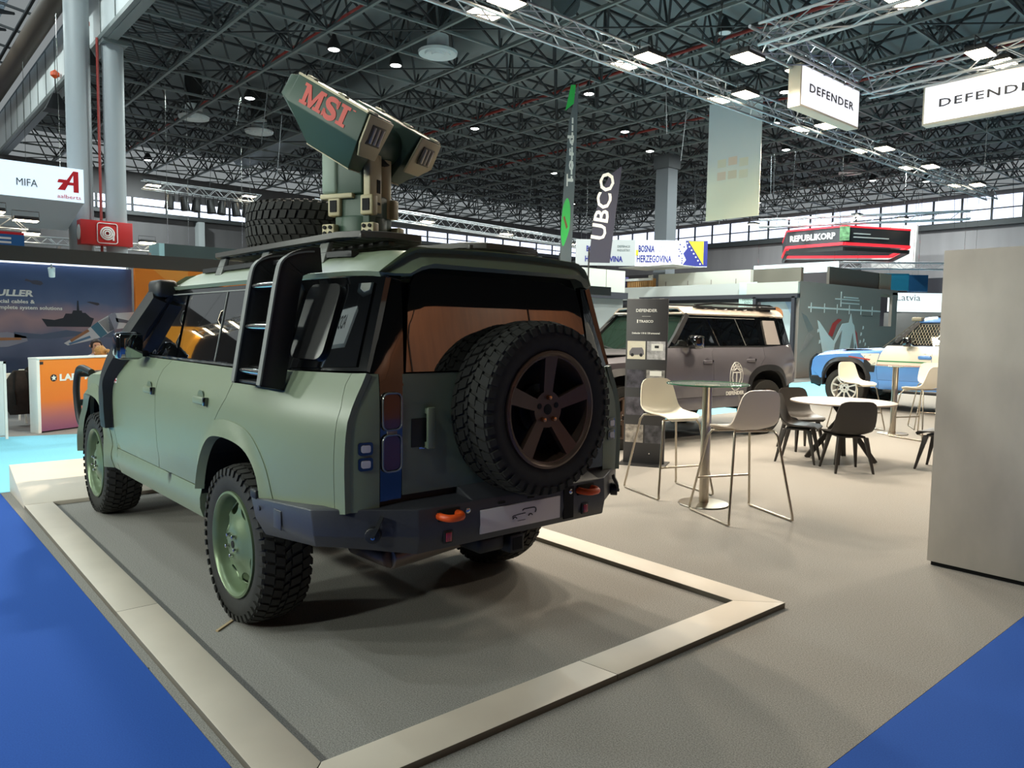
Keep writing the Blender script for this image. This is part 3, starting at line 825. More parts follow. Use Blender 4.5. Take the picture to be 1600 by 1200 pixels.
        # dark cabin behind the glass
        MB().loft([[Vector((x, y, z)) for x, y, z in ((XR + .06, -.70, 1.0), (XR + .06, .70, 1.0), (XR + .10, .60, 1.80), (XR + .10, -.60, 1.80))],
                   [Vector((x, y, z)) for x, y, z in ((2.05, -.80, 1.0), (2.05, .80, 1.0), (1.55, .66, 1.80), (1.55, -.66, 1.80))]]).build('cabin_lining', K['deep'], c.t)
    def rx(c, y, z):
        x = c.XR
        if z > 1.38: x += (z - 1.38) * .125
        a = abs(y); e = c.ys(c.XR + .01, z) - .16
        if a > e: t = (a - e) / .16; x += .03 * t * t
        return Vector((x, y, z))
    def back(c, name, poly, m, thick=.03, lift=0.0, parent=None, step=None):
        return put(name, chart_mesh(name, poly, c.rx, m, step or c.step, thick, flip=True, lift=lift), parent or c.t)
    def rear(c):
        XR = c.XR; P = c.P
        e = lambda z: c.ys(XR + .015, z) - .004
        for s in (1, -1):
            po = [(.722, .80), (e(.80), .80), (e(1.0), 1.0), (e(1.2), 1.2), (e(1.3), 1.3), (e(1.395), 1.395), (.722, 1.395)]
            po = [(s * y, z) for y, z in po]
            c.back('rear_corner_panel', po, P)
            pil = [(s * y, z) for y, z in ((.612, .835), (.719, .835), (.719, 1.395), (e(1.40), 1.40), (e(1.83) - .005, 1.83), (.575, 1.83), (.60, 1.40))]
            p = c.back('tail_light_pillar', pil, K['gloss'])
            for z, hh in ((1.229, .075), (1.045, .075)):
                r = rrect(s * .663 - .042, s * .663 + .042, z - hh, z + hh, .025)
                l = c.back('tail_light', r, mat('dark_red_lens', '5a2b1e', .12, coat=1), lift=.006, thick=.01, parent=p, step=.05)
                pts = [c.rx(y, zz) + Vector((-.010, 0, 0)) for y, zz in rrect(s * .663 - .048, s * .663 + .048, z - hh - .006, z + hh + .006, .028)]
                MB().tube(pts, .005, n=6, closed=True).build('light_rim', mat('lens_rim', '8f8f88', .2, metal=.6), p, smooth=60)
            c.back('light_strip', [(s * .635, 1.13), (s * .685, 1.13), (s * .685, 1.145), (s * .635, 1.145)], mat('pale_strip', 'a09a90', .4), lift=.004, thick=.006, parent=p)
            for z in (1.075, 1.008):
                f = c.back('corner_lamp', rrect(s * .79 - .033, s * .79 + .033, z - .028, z + .028, .012), K['gloss'], lift=.006, thick=.01, step=.05)
                c.back('lamp_lens', rrect(s * .79 - .020, s * .79 + .020, z - .016, z + .016, .008), mat('clear_lens', 'c9c3c4', .2, coat=1), lift=.012, thick=.01, parent=f, step=.05)
        tg = c.back('tailgate', [(.606, .85), (-.606, .85), (-.606, 1.393), (.606, 1.393)], P)
        c.tailgate = tg
        h = MB().box(XR - .034, XR - .018, .448, .492, 1.05, 1.24).build('tailgate_handle', P, tg, bevel=.006)
        MB().box(XR - .020, XR + .0, .452, .488, 1.21, 1.235).box(XR - .020, XR, .452, .488, 1.055, 1.08).build('handle_post', P, tg)
        MB().box(XR - .004, XR + .002, .45, .56, 1.06, 1.19).build('handle_recess', mat('recess_dark', '1d211d', .6), tg, bevel=.02)
        MB().box(XR - .006, XR + .0, .49, .52, 1.05, 1.058).build('handle_glint', K['chrome'], tg)
        c.back('rear_window', [(.590, 1.40), (.555, 1.70), (.53, 1.80), (.49, 1.865), (.25, 1.88), (-.25, 1.88), (-.49, 1.865), (-.53, 1.80), (-.555, 1.70), (-.590, 1.40)], K['glass'], lift=.004, thick=.02)
        # bottom closing strip between body and bumper
        MB().box(XR + .02, XR + .12, -.80, .80, .66, .845).build('rear_valance', K['black'], c.t)
    def front(c):
        P = c.P
        def hood(x, y):
            zE = ztop(x); zc = zE + .085; yE = c.ys(x, zE); k = min(1, abs(y) / yE)
            return Vector((x, y, zE + (zc - zE) * (1 - k ** 5) + (.02 if abs(y) < .5 else max(0, .02 - (abs(y) - .5) * .3))))
        xs_ = [3.78, 3.70, 3.5, 3.0, 2.6, 2.25]
        poly = [(x, c.ys(x, ztop(x)) - .002) for x in xs_] + [(x, -c.ys(x, ztop(x)) + .002) for x in reversed(xs_)]
        c.hood = put('bonnet', chart_mesh('bonnet', poly, hood, P, c.step * 1.2, .03, flip=False), c.t)
        for s in (1, -1):
            MB().prism(rrect(2.55, 3.2, s * .55 - .17, s * .55 + .17, .05), 0, .012).build('bonnet_plate', K['black'], c.hood, loc=(0, 0, hood(2.9, .55).z - .006))
        # cowl and windscreen
        MB().box(2.05, 2.34, -.86, .86, 1.16, 1.25).build('cowl', K['black'], c.t, bevel=.02)
        def ws(y, v):
            z = 1.27 + .55 * v; x = 2.22 - .56 * v - .05 * (y / .8) ** 2
            return Vector((x, y, z))
        hw = lambda v: .83 - .13 * v
        sc_ = chart_mesh('windscreen', [(-hw(0), 0), (hw(0), 0), (hw(1), 1), (-hw(1), 1)], ws, SCREEN, .15, .008, flip=False)
        c.screen = put('windscreen', sc_, c.t)
        for s in (1, -1):
            MB().tube([(2.20, s * .84, 1.25), (1.93, s * .80, 1.53), (1.64, s * .715, 1.83)], .03, sec=[(-.03, -.035), (.03, -.035), (.03, .035), (-.03, .035)], up=(0, s, .3)).build('windscreen_pillar', K['black'], c.t)
        MB().box(1.60, 1.72, -.70, .70, 1.83, 1.87).build('header', c.roofm, c.t, bevel=.02)
        # wipers
        for y0, y1 in ((.55, -.05), (-.1, -.65)):
            MB().tube([ws(y0, .03) + Vector((.03, 0, .01)), ws((y0 + y1) / 2, .10) + Vector((.03, 0, .015)), ws(y1, .06) + Vector((.03, 0, .01))], .010, n=6).build('wiper', K['black'], c.t)
        # grille face and lamps
        MB().prism([(3.60, .60), (3.84, .62), (3.87, .80), (3.84, 1.0), (3.74, 1.10), (3.60, 1.10)], -.78, .78, Matrix(((1, 0, 0, 0), (0, 0, -1, 0), (0, 1, 0, 0), (0, 0, 0, 1)))).build('front_face', P, c.t, bevel=.02)
        MB().box(3.80, 3.89, -.62, .62, .78, .96).build('grille', K['black'], c.t, bevel=.01)
        for s in (1, -1):
            MB().cyl((3.80, s * .62, .93), (3.88, s * .62, .93), .085, n=20).build('headlamp', mat('headlamp_glass', 'cfd2d2', .1, coat=1), c.t, bevel=.01)
        MB().box(3.50, 3.86, -.80, .80, .46, .66).build('front_bumper', K['black'], c.t, bevel=.03)
        # mirrors
        for s in (1, -1):
            m_ = MB().box(1.66, 1.83, s * 1.0 - .085, s * 1.0 + .085, 1.345, 1.535).build('door_mirror', K['gloss'], c.t, bevel=.035)
            MB().box(1.652, 1.664, s * 1.0 - .072, s * 1.0 + .072, 1.36, 1.52).build('mirror_glass', mat('mirror', 'b9c2c4', .03, metal=1), m_, bevel=.004)
            MB().box(1.71, 1.79, s * .93 - .06, s * .93 + .06, 1.365, 1.405).build('mirror_stalk', K['black'], m_, bevel=.01)
    def under(c):
        b = MB().box(c.XR + .45, 3.6, -.50, .50, .46, .66)
        for x in (0, WB):
            b.cyl((x, -.72, .40), (x, .72, .40), .055, n=10)
        b.build('chassis', K['deep'], c.t)
SCREEN = tinted('greenish_windscreen', '23342d', .35)
# ================================================================== GREEN CAR WITH ITS KIT
car = Car('matt sage green long off-road car on the display platform, seen from behind', (0, 0, 0), 0, long=True, paint=K['paint'], roofm=K['paint'], step=.06)
T = car.t
# spare wheel on the tailgate
Ms = basis((0, -1, 0), (0, 0, 1), (-1, 0, 0), (-1.375, -.075, 1.215))
wheel(T, 'five', Ms, nuts=mat('copper_nut', 'e0a070', .25, metal=1))
MB().cyl((-1.08, -.075, 1.215), (-1.27, -.075, 1.215), .12, n=20).build('spare_wheel_carrier', K['black'], T)

# steel rear bumper
bp = MB()
top = [(-.36, .99, .757), (-.99, .985, .815), (-1.06, .90, .815), (-1.243, .60, .805), (-1.243, -.60, .805), (-1.06, -.90, .815), (-.99, -.985, .815), (-.36, -.99, .757)]
mid = [(-.40, .985, .66), (-1.0, .975, .70), (-1.075, .89, .695), (-1.25, .60, .685), (-1.25, -.60, .685), (-1.075, -.89, .695), (-1.0, -.975, .70), (-.40, -.985, .66)]
bot = [(-.46, .96, .585), (-.95, .94, .635), (-1.02, .85, .63), (-1.235, .60, .605), (-1.235, -.60, .605), (-1.02, -.85, .63), (-.95, -.94, .635), (-.46, -.96, .585)]
inn = [(-.46, .80, .58), (-.85, .80, .62), (-.9, .75, .62), (-1.05, .60, .60), (-1.05, -.60, .60), (-.9, -.75, .62), (-.85, -.80, .62), (-.46, -.80, .58)]
ti = [(-.36, .93, .757), (-.95, .90, .815), (-.98, .85, .815), (-1.09, .60, .82), (-1.09, -.60, .82), (-.98, -.85, .815), (-.95, -.90, .815), (-.36, -.93, .757)]
for a, b in ((ti, top), (top, mid), (mid, bot), (bot, inn)):
    for i in range(7):
        bp.add([a[i], a[i + 1], b[i + 1], b[i]], [(0, 1, 2, 3)])
for i in (0, 7):
    bp.add([ti[i], top[i], mid[i], bot[i], inn[i]], [(0, 1, 2, 3, 4)])
bump = bp.build('rear_bumper', K['steel'], T, bevel=.006, weld=True)
# raised step in the middle top, hump beside the tailgate
MB().prism([(-1.243, .805), (-1.10, .86), (-1.04, .86), (-1.04, .79), (-1.243, .79)], -.30, .56, Matrix(((1, 0, 0, 0), (0, 0, -1, 0), (0, 1, 0, 0), (0, 0, 0, 1)))).build('bumper_step', K['steel'], bump, bevel=.01)
MB().box(-1.253, -1.244, -.26, .26, .640, .753).build('number_plate', K['plate'], bump, bevel=.002)
npl = [o for o in bump.children if o.name.startswith('number_plate')][0]
sk = MB()      # outline drawing of a car on the plate
def stroke(pts, r=.0022): sk.tube([(-1.2545, y, z) for y, z in pts], r, n=4)
stroke([(.065, .690), (.060, .697), (.02, .700), (-.02, .701)]); stroke([(.0, .716), (-.01, .722), (-.06, .722), (-.08, .721), (-.088, .716), (-.09, .705), (-.085, .695)], .003)
stroke([(.062, .682), (.054, .690), (.045, .690), (.036, .682)], .003); stroke([(-.040, .684), (-.048, .692), (-.058, .692), (-.066, .685)], .003); stroke([(.03, .668), (-.02, .668)], .0012)
sk.build('plate_drawing', K['ink'], npl)
for y in (.13, -.06): MB().box(-1.252, -1.244, y - .02, y + .02, .768, .778).build('slot', K['deep'], bump)
MB().box(-1.251, -1.244, -.36, -.29, .625, .79).build('slot', K['deep'], bump)
for y in (.445, -.445):
    MB().box(-1.252, -1.240, y - .068, y + .055, .735, .790).build('hook_recess', K['deep'], bump, bevel=.004)
    pts = [(-1.24, y - .048, .762), (-1.275, y - .050, .762), (-1.305, y - .034, .760), (-1.314, y, .760), (-1.305, y + .034, .760), (-1.275, y + .050, .762), (-1.24, y + .048, .762)]
    MB().tube(spline(pts, 5), .017, n=10).build('tow_shackle', K['orange'], bump, smooth=60)
    MB().box(-1.256, -1.246, y - .026, y + .026, .632, .690).build('reflector_frame', K['black'], bump, bevel=.003)
    MB().box(-1.260, -1.254, y - .016, y + .016, .640, .682).build('reflector', K['redref'], bump, bevel=.003)
    yb = y - .11 * (1 if y > 0 else -1)
    MB().cyl((-1.244, yb, .765), (-1.256, yb, .765), .014, n=10).build('bolt', K['chrome'], bump, bevel=.002)
for s in (1, -1):      # swing-out latches on the angled corners
    Ml = basis((-.82, s * .57, 0), (0, 0, 1), (s * .57, .82, 0), (-1.15, s * .765, .73))
    MB().cyl((-1.145, s * .765, .705), (-1.175, s * .79, .705), .035, n=16).build('latch_hub', K['black'], bump, bevel=.004)
    MB().tube([(-1.175, s * .79, .70), (-1.185, s * .775, .735), (-1.18, s * .745, .785)], .012, sec=[(-.008, -.016), (.008, -.016), (.008, .016), (-.008, .016)]).build('latch_lever', K['black'], bump)
    MB().cyl((-1.178, s * .79, .70), (-1.186, s * .796, .70), .009, n=8).build('latch_bolt', K['chrome'], bump)
    MB().box(-.43, -.36, s * .965 - .03, s * .965 + .03, .757, .80).build('bumper_lug', K['black'], bump, bevel=.006)
    MB().cyl((-.46, s * .986, .72), (-.46, s * .994, .72), .012, n=8).build('bolt', K['steel'], bump)
MB().box(-.70, -.62, .983, .989, .66, .75).build('bumper_hatch', K['steel'], bump, bevel=.003)
# exhaust and tow receiver
MB().cyl((-.62, .56, .50), (-1.02, .60, .535), .045, n=16).build('silencer', mat('rusty_steel', '5b4c45', .45, metal=.7, noise=.2, scale=10), T, bevel=.01)
MB().cyl((-.98, .16, .565), (-1.0, .60, .535), .058, n=16).build('exhaust_pipe', mat('exhaust_steel', '6e625a', .35, metal=.8), T, bevel=.008)
MB().box(-1.22, -.9, -.045, .045, .50, .59).build('tow_receiver', K['black'], T, bevel=.006)
MB().box(-1.223, -1.218, -.030, .030, .515, .575).build('receiver_mouth', K['deep'], T)
MB().box(-1.20, -1.02, .06, .22, .52, .60).build('tow_socket', K['black'], T, bevel=.02)
MB().box(-.8, -.45, -.45, .35, .56, .68).build('tank_shield', K['deep'], T, bevel=.02)

# side ladder
ld = put('side_ladder', None, T)
path = lambda x: [(x, .988, 1.315), (x, .985, 1.335), (x, .938, 1.60), (x, .898, 1.82), (x, .872, 1.89), (x, .82, 1.922), (x, .76, 1.937), (x, .715, 1.942)]
for x in (-.235, -.548):
    rail = MB().tube(spline(path(x), 5), .03, sec=[(-.085, -.017), (.034, -.017), (.034, .017), (-.085, .017)], up=(0, 1, .25)).build('ladder_rail', K['black'], ld, bevel=.004)
    pt2 = [Vector(p) + Vector((0, .034, .012)) for p in path(x)]
    MB().tube(spline(pt2, 5), .02, sec=[(-.004, -.020), (.004, -.020), (.004, .020), (-.004, .020)], up=(0, 1, .25)).build('rail_edge', K['railgrey'], rail)
for z, y in ((1.79, .915), (1.59, .95), (1.375, .985)):
    MB().cyl((-.24, y, z), (-.545, y, z), .019, n=10).build('rung', K['chrome'], ld, smooth=50)
    MB().cyl((-.24, y - .05, z + .012), (-.545, y - .05, z + .012), .019, n=10).build('rung', K['chrome'], ld, smooth=50)
MB().box(-.54, -.24, .90, 1.0, 1.315, 1.33).build('rung', K['black'], ld, bevel=.004)
MB().box(-.54, -.24, .78, .82, 1.90, 1.925).build('rung', K['black'], ld, bevel=.004)
car.side('side_gear_carrier', rrect(-.80, -.52, 1.44, 1.79, .05), mat('carrier_black', '0c0c0d', .3), lift=.022, thick=.02, both=False)

# roof rack
rk = put('roof_rack', None, T)
zr = 2.045
def outline(w, xf, xr, notch=True):
    p = [(xf - .14, w), (xf - .04, w - .05), (xf, w - .16), (xf, -w + .16), (xf - .04, -w + .05), (xf - .14, -w), (xr + .16, -w), (xr + .05, -w + .05), (xr, -w + .16)]
    if notch: p += [(xr, -.16), (xr + .08, -.08), (xr + .36, -.05), (xr + .42, .0), (xr + .42, .10), (xr + .36, .16), (xr + .12, .20), (xr, .28)]
    p += [(xr, w - .16), (xr + .05, w - .05), (xr + .16, w)]
    return p
pts = [Vector((x, y, zr)) for x, y in outline(.605, 1.20, -.73)]
MB().tube(pts, .03, closed=True, sec=[(-.016, -.032), (.012, -.032), (.018, 0), (.012, .032), (-.016, .032)], up=(0, 0, 1)).build('rack_frame', K['rack'], rk, smooth=40)
slat = MB().box(-.035, .035, -.58, .58, -.012, .012).mesh('rack_slat', K['rack'], bevel=.004)
for i in range(15):
    x = 1.10 - .105 * i
    put('rack_slat', slat, rk, loc=(x, 0, zr - .01))
for y in (.40, .0, -.40):
    MB().box(-.30 if y == 0 else -.70, 1.17, y - .02, y + .02, zr - .045, zr - .022).build('rack_beam', K['rack'], rk, bevel=.004)
hl = MB().box(-.035, .035, .24, .58, -.012, .012).mesh('rack_slat', K['rack'], bevel=.004); hr_ = MB().box(-.035, .035, -.58, -.08, -.012, .012).mesh('rack_slat', K['rack'], bevel=.004)
for i in range(3):
    for q in (hl, hr_): put('rack_slat', q, rk, loc=(-.475 - .10 * i, 0, zr - .01))
for x in (1.02, .35, -.38):
    for s in (1, -1):
        MB().loft([[Vector((x + a * .045, s * (.585 + b * .014), zr - .02)) for a, b in ((-1, -1), (1, -1), (1, 1), (-1, 1))],
                   [Vector((x + a * .055, s * (.625 + b * .014), 1.915)) for a, b in ((-1, -1), (1, -1), (1, 1), (-1, 1))]]).build('rack_leg', K['railgrey'], rk, bevel=.004)
# raised air intake on the left windscreen pillar
sn = put('air_intake', None, T)
MB().tube(spline([(2.46, .965, .80), (2.45, .975, .98), (2.42, .975, 1.16), (2.27, .955, 1.32), (2.05, .905, 1.50), (1.80, .815, 1.74), (1.73, .79, 1.81)], 5), .05,
          sec=[(-.045, -.085), (.045, -.075), (.05, 0), (.045, .075), (-.045, .085)], up=(0, 1, .3)).build('intake_duct', K['black'], sn, smooth=45)
MB().box(1.60, 1.84, .70, .84, 1.78, 1.90).build('intake_head', K['black'], sn, bevel=.03)
car.side('wing_vent', [(2.55, .80), (2.36, .80), (2.36, 1.17), (2.55, 1.12)], K['black'], lift=.006, thick=.01, both=False, left=True)
# bull bar
bb = MB()
for s in (1, -1):
    bb.tube(spline([(3.72, s * .86, .62), (3.90, s * .88, .70), (3.96, s * .89, .95), (3.92, s * .88, 1.13), (3.80, s * .87, 1.18), (3.58, s * .84, 1.15)], 5), .030, n=10)
bb.tube([(3.92, -.88, 1.12), (3.92, .88, 1.12)], .03, n=10); bb.tube([(3.95, -.88, .85), (3.95, .88, .85)], .03, n=10)
bb.build('bull_bar', K['black'], T, smooth=50)
# small flag badge on the front door
fd = car.door1[0]
car.side('flag_badge', [(2.262, 1.145), (2.318, 1.145), (2.318, 1.18), (2.262, 1.18)], K['white'], lift=.004, thick=.004, both=False, parent=fd)
car.side('flag_cross', [(2.262, 1.158), (2.318, 1.158), (2.318, 1.167), (2.262, 1.167)], mat('badge_red', 'b03040', .5), lift=.006, thick=.004, both=False, parent=fd)
car.side('flag_cross', [(2.285, 1.145), (2.295, 1.145), (2.295, 1.18), (2.285, 1.18)], mat('badge_red', 'b03040', .5), lift=.006, thick=.004, both=False, parent=fd)

# ---- spare tyre lying on the rack
ts = thing('tyre', 'knobbly black tyre lying flat on the roof rack in front of the weapon station', 'tyre', (0.96, 0.02, 2.055))
put('tyre_body', tyre_mesh(Wd=.30), ts, loc=(0, 0, .20))
MB().cyl((0, 0, 0), (0, 0, .06), .30, n=32).build('mount_ring', K['black'], ts, bevel=.008)

# ---- weapon station (its own x points where the pods aim, yawed to the car's left)
ws_ = thing('weapon_station', 'dark green remote weapon turret with two launcher pods on the roof rack', 'weapon turret', (0.27, 0, 2.07), radians(24.5))
G, OL = K['turret'], K['olive']
MB().box(-.13, .13, -.12, .12, .10, .33).build('pedestal', G, ws_, bevel=.012)
MB().box(-.18, .18, -.18, .18, .0, .03).build('base_plate', G, ws_, bevel=.006)
MB().cyl((0, 0, .03), (0, 0, .20), .145, n=28).build('slew_ring', G, ws_, bevel=.01)
for s in (1, -1):
    for sx in (1, -1):
        b_ = MB().box(sx * .145 - .045, sx * .145 + .045, s * .14 - .03, s * .14 + .03, .03, .15).build('mount_bracket', OL, ws_, bevel=.008)
        for z in (.055, .095, .13):
            for dx in (-.02, .022):
                MB().cyl((sx * .145 + dx, s * .168, z), (sx * .145 + dx, s * .178, z), .012, n=8).build('bolt', K['deep'], b_)
        mk = MB().box(sx * .12 - .045, sx * .12 + .045, s * .115 - .03, s * .115 + .03, .20, .32).build('mount_block', OL, ws_, bevel=.01)
        MB().box(sx * .12 - .024, sx * .12 + .024, s * .148 - .004, s * .148 + .004, .225, .295).build('block_pocket', K['deep'], mk)
MB().prism([(.19, .0), (.14, .13), (-.08, .13), (-.08, -.13), (.14, -.13), (.19, -.06)], .33, .66).build('column_housing', G, ws_, bevel=.01)
MB().box(.10, .215, -.02, .145, .335, .63).build('side_locker', mat('locker_lit_sage', '7f9080', .5), ws_, bevel=.02)  # paler sage puts the light on the column's front-left face into colour
MB().box(-.02, .22, -.11, .15, .305, .335).build('column_shelf', OL, ws_, bevel=.006)
pl = MB().box(-.135, -.085, .0, .125, .22, .60).build('side_plate', OL, ws_, bevel=.008)
MB().box(-.138, -.134, .02, .055, .34, .42).build('plate_slot', K['deep'], pl); MB().box(-.138, -.134, .02, .11, .27, .285).build('plate_slot', K['deep'], pl)
MB().cyl((-.075, -.085, .20), (-.075, -.085, .56), .06, n=16).build('elevation_motor', OL, ws_, smooth=50)
MB().cyl((-.02, -.06, .50), (-.12, -.06, .56), .04, n=12).build('cable_gland', K['black'], ws_, smooth=50)
MB().cyl((-.055, -.165, .665), (-.055, .165, .665), .125, n=28).build('trunnion', G, ws_, bevel=.012)
def pod(sgn):
    el = radians(29.6); u = Vector((cos(el), 0, sin(el))); up = Vector((-sin(el), 0, cos(el)))
    Mp = Matrix(((u.x, 0, up.x, -.315), (0, sgn, 0, sgn * .152), (u.z, 0, up.z, .714), (0, 0, 0, 1)))
    p = put('launcher_pod', None, ws_, M=Mp)
    W_, C_, B_ = .246, -.170, -.345
    def ring(st, sc, sb, i=0.0):
        return [Vector((st, i, -i)), Vector((st, W_ - i, -i)), Vector((sc, W_ - i, C_)), Vector((sb, .12, B_ + i)), Vector((sb, i, B_ + i))]
    bd = MB().loft([ring(.0, -.01, .07), ring(.55, .57, .42)]).build('pod_body', G, p, bevel=.006)
    bf = MB().box(.07, .42, .004, .118, B_ - .006, B_ - .001).build('pod_floor_bounce', OL, p)  # pale sheet: bounce from below on the pod underside, put into colour
    MB().loft([[Vector((.555, .012, -.012)), Vector((.555, .234, -.012)), Vector((.572, .234, C_)), Vector((.43, .115, -.335)), Vector((.43, .012, -.335))],
               [Vector((.63, .03, -.03)), Vector((.63, .222, -.03)), Vector((.645, .222, -.155)), Vector((.54, .115, -.27)), Vector((.54, .03, -.27))]]).build('pod_nose', G, p, bevel=.006)
    pts = [(-.004, .008, -.006), (-.004, .238, -.006), (-.014, .238, -.168), (.015, .17, -.245), (.015, .008, -.245)]
    rp = MB().add(pts + [(x - .014, y, z) for x, y, z in pts], [(0, 1, 2, 3, 4), (9, 8, 7, 6, 5)] + [(i, (i + 1) % 5, 5 + (i + 1) % 5, 5 + i) for i in range(5)]).build('pod_rear_cover', OL, p, bevel=.004)
    MB().box(-.026, -.016, .06, .19, -.165, -.05).build('vent_frame', mat('vent_dark', '5a5646', .6), rp, bevel=.003)
    for k in range(3):
        MB().cyl((-.030, .085 + .04 * k, -.155), (-.024, .085 + .04 * k, -.06), .011, n=8).build('vent_bar', mat('bare_metal', 'd8d0ba', .35, metal=.2), rp, bevel=.003)
    for sx in (.50, .25, .02):
        MB().box(sx - .035, sx + .025, .17, .21, -.002, .014).build('lifting_lug', mat('lug_metal', 'b8b29c', .4), p, bevel=.004)
    MB().box(.0, .55, .236, .249, -.008, .004).build('lid_edge', OL, p)
    return p
pl_ = pod(1); pr_ = pod(-1)
# red lettering on the left pod (slab serif letters built as outlines), reading from muzzle to breech
RED = mat('red_lettering', 'c23b2c', .5)
def slab_letters(parent):
    LS = .70
    y = .2465
    def poly(name, pts):
        # letter plane: a to the right when seen from the left side (-s), b up
        mb = MB().prism(pts, 0, .003, basis((-1, 0, 0), (0, 0, 1), (0, 1, 0), (0, 0, 0)) @ Matrix.Diagonal((LS, LS, 1, 1)))
        o = mb.build(name, RED, parent, loc=(.475, y, -.146), recalc=True)
        return o
    H = .17; sw = .045; sf = .026
    # M
    x = 0
    M_ = [(0, 0), (.085, 0), (.085, sf), (.062, sf), (.062, .105), (.105, 0), (.135, 0), (.178, .105), (.178, sf), (.155, sf), (.155, 0), (.245, 0), (.245, sf), (.222, sf), (.222, H - sf), (.245, H - sf), (.245, H), (.180, H), (.123, .06), (.066, H), (0, H), (0, H - sf), (.023, H - sf), (.023, sf), (0, sf)]
    poly('lettering', M_)
    # I
    xi = .42
    I_ = [(0, 0), (.10, 0), (.10, sf), (.073, sf), (.073, H - sf), (.10, H - sf), (.10, H), (0, H), (0, H - sf), (.027, H - sf), (.027, sf), (0, sf)]
    poly('lettering', [(a + xi, b) for a, b in I_])
    # S : thick stroke swept along a spine with end serifs
    spine = [(.128, .118), (.115, .150), (.075, .158), (.035, .150), (.020, .120), (.040, .095), (.080, .080), (.115, .060), (.120, .030), (.085, .010), (.045, .012), (.020, .028), (.008, .055)]
    sp = [Vector((a, b, 0)) for a, b in spine]; sp = spline(sp, 4); wd = []
    L, R_ = [], []
    n = len(sp)
    for i, q in enumerate(sp):
        d = (sp[min(i + 1, n - 1)] - sp[max(i - 1, 0)]).normalized(); nn = Vector((-d.y, d.x, 0)); k = .012 + .012 * sin(pi * i / (n - 1)) ** .7
        L.append(q + nn * k); R_.append(q - nn * k)
    mb = MB()
    Mx = basis((-1, 0, 0), (0, 0, 1), (0, 1, 0), (0, 0, 0)) @ Matrix.Diagonal((LS, LS, 1, 1))
    for i in range(n - 1):
        mb.prism([(L[i].x, L[i].y), (L[i + 1].x, L[i + 1].y), (R_[i + 1].x, R_[i + 1].y), (R_[i].x, R_[i].y)], 0, .003, Mx)
    mb.prism([(.120, .105), (.140, .105), (.140, .170), (.125, .170)], 0, .003, Mx); mb.prism([(-.004, 0), (.012, 0), (.016, .062), (-.004, .062)], 0, .003, Mx)
    o = mb.build('lettering', RED, parent, loc=(.475 - .262 * LS, y, -.146), recalc=True)
    MB().prism([(0, 0), (.03, 0), (.03, .008), (0, .008)], 0, .002, Mx).build('trade_mark', RED, parent, loc=(.475 - .54 * LS, y, -.035))
slab_letters(pl_)

# ================================================================== GREY CAR AND BLUE CAR
GP = mat('grey_metallic', '6c6a70', 0.28, metal=0.25, coat=.6)
GPH = mat('sandy_silver_metallic', 'a79d92', 0.3, metal=0.3, coat=.6)
car2 = Car('grey metallic off-road car parked side-on behind the bar table', (3.24, -8.40, 0), radians(85), long=False, paint=GP, roofm=mat('silver_sand_roof', 'b5aa9d', .32, metal=.2, coat=.6), step=.13, rim='six', scale=(1.02, 1.0, 1.0), fine=False, flarem=K['black'])
r2 = car2.t
for s in (1, -1):
    MB().tube([(1.3, s * .58, 1.985), (.9, s * .585, 2.02), (-.45, s * .585, 2.02), (-.62, s * .58, 1.975)], .02, sec=[(-.014, -.02), (.014, -.02), (.014, .02), (-.014, .02)], up=(0, 0, 1)).build('roof_bar', K['black'], r2)
MB().box(-.55, -.15, -.60, .66, 1.955, 2.0).build('rear_roof_cover', K['black'], r2, bevel=.015)
car2.side('window_panel', [(-.06, 1.40), (-.075, 1.775), (-.40, 1.775), (-.42, 1.40)], mat('grey_window_panel', '9b9590', .5), lift=.012, thick=.012, step=.2)
# round door emblem
WP = K['white']
d2 = car2.door2[0]
em = MB(); y0 = car2.ys(.85, .95) + .006
def ring3(cx, cz, rx_, rz_, r, n=28): em.tube([(cx + rx_ * cos(2 * pi * i / n), car2.ys(cx, cz + rz_ * sin(2 * pi * i / n)) + .004, cz + rz_ * sin(2 * pi * i / n)) for i in range(n)], r, n=4, closed=True)
ex, ez = .78, .93
ring3(ex, ez, .145, .21, .006)
for pts in ([(-.09, .06), (.09, .06)], [(0, .06), (0, -.12)], [(-.085, .06), (-.095, -.02), (-.06, -.12)], [(.085, .06), (.095, -.02), (.06, -.12)], [(-.06, .09), (0, .125), (.06, .09)]):
    em.tube([(ex - a, car2.ys(ex, ez + b) + .005, ez + b) for a, b in pts], .011, n=4)
for i, ch in enumerate('TRASCO'):
    a = radians(150 - 24 * i)
    text('emblem_letter', ch, .065, WP, d2, (ex - .108 * cos(a), car2.ys(ex, ez + .16 * sin(a)) + .006, ez + .165 * sin(a) - .02), (-1, 0, 0), (0, 0, 1), align='CENTER', bold=.003)
em.build('emblem', WP, d2)
text('lettering', 'DEFENDER', .075, WP, d2, (ex, car2.ys(ex, .66) + .008, .655), (-1, 0, 0), (0, .0, 1), align='CENTER', width=.42, bold=.003)

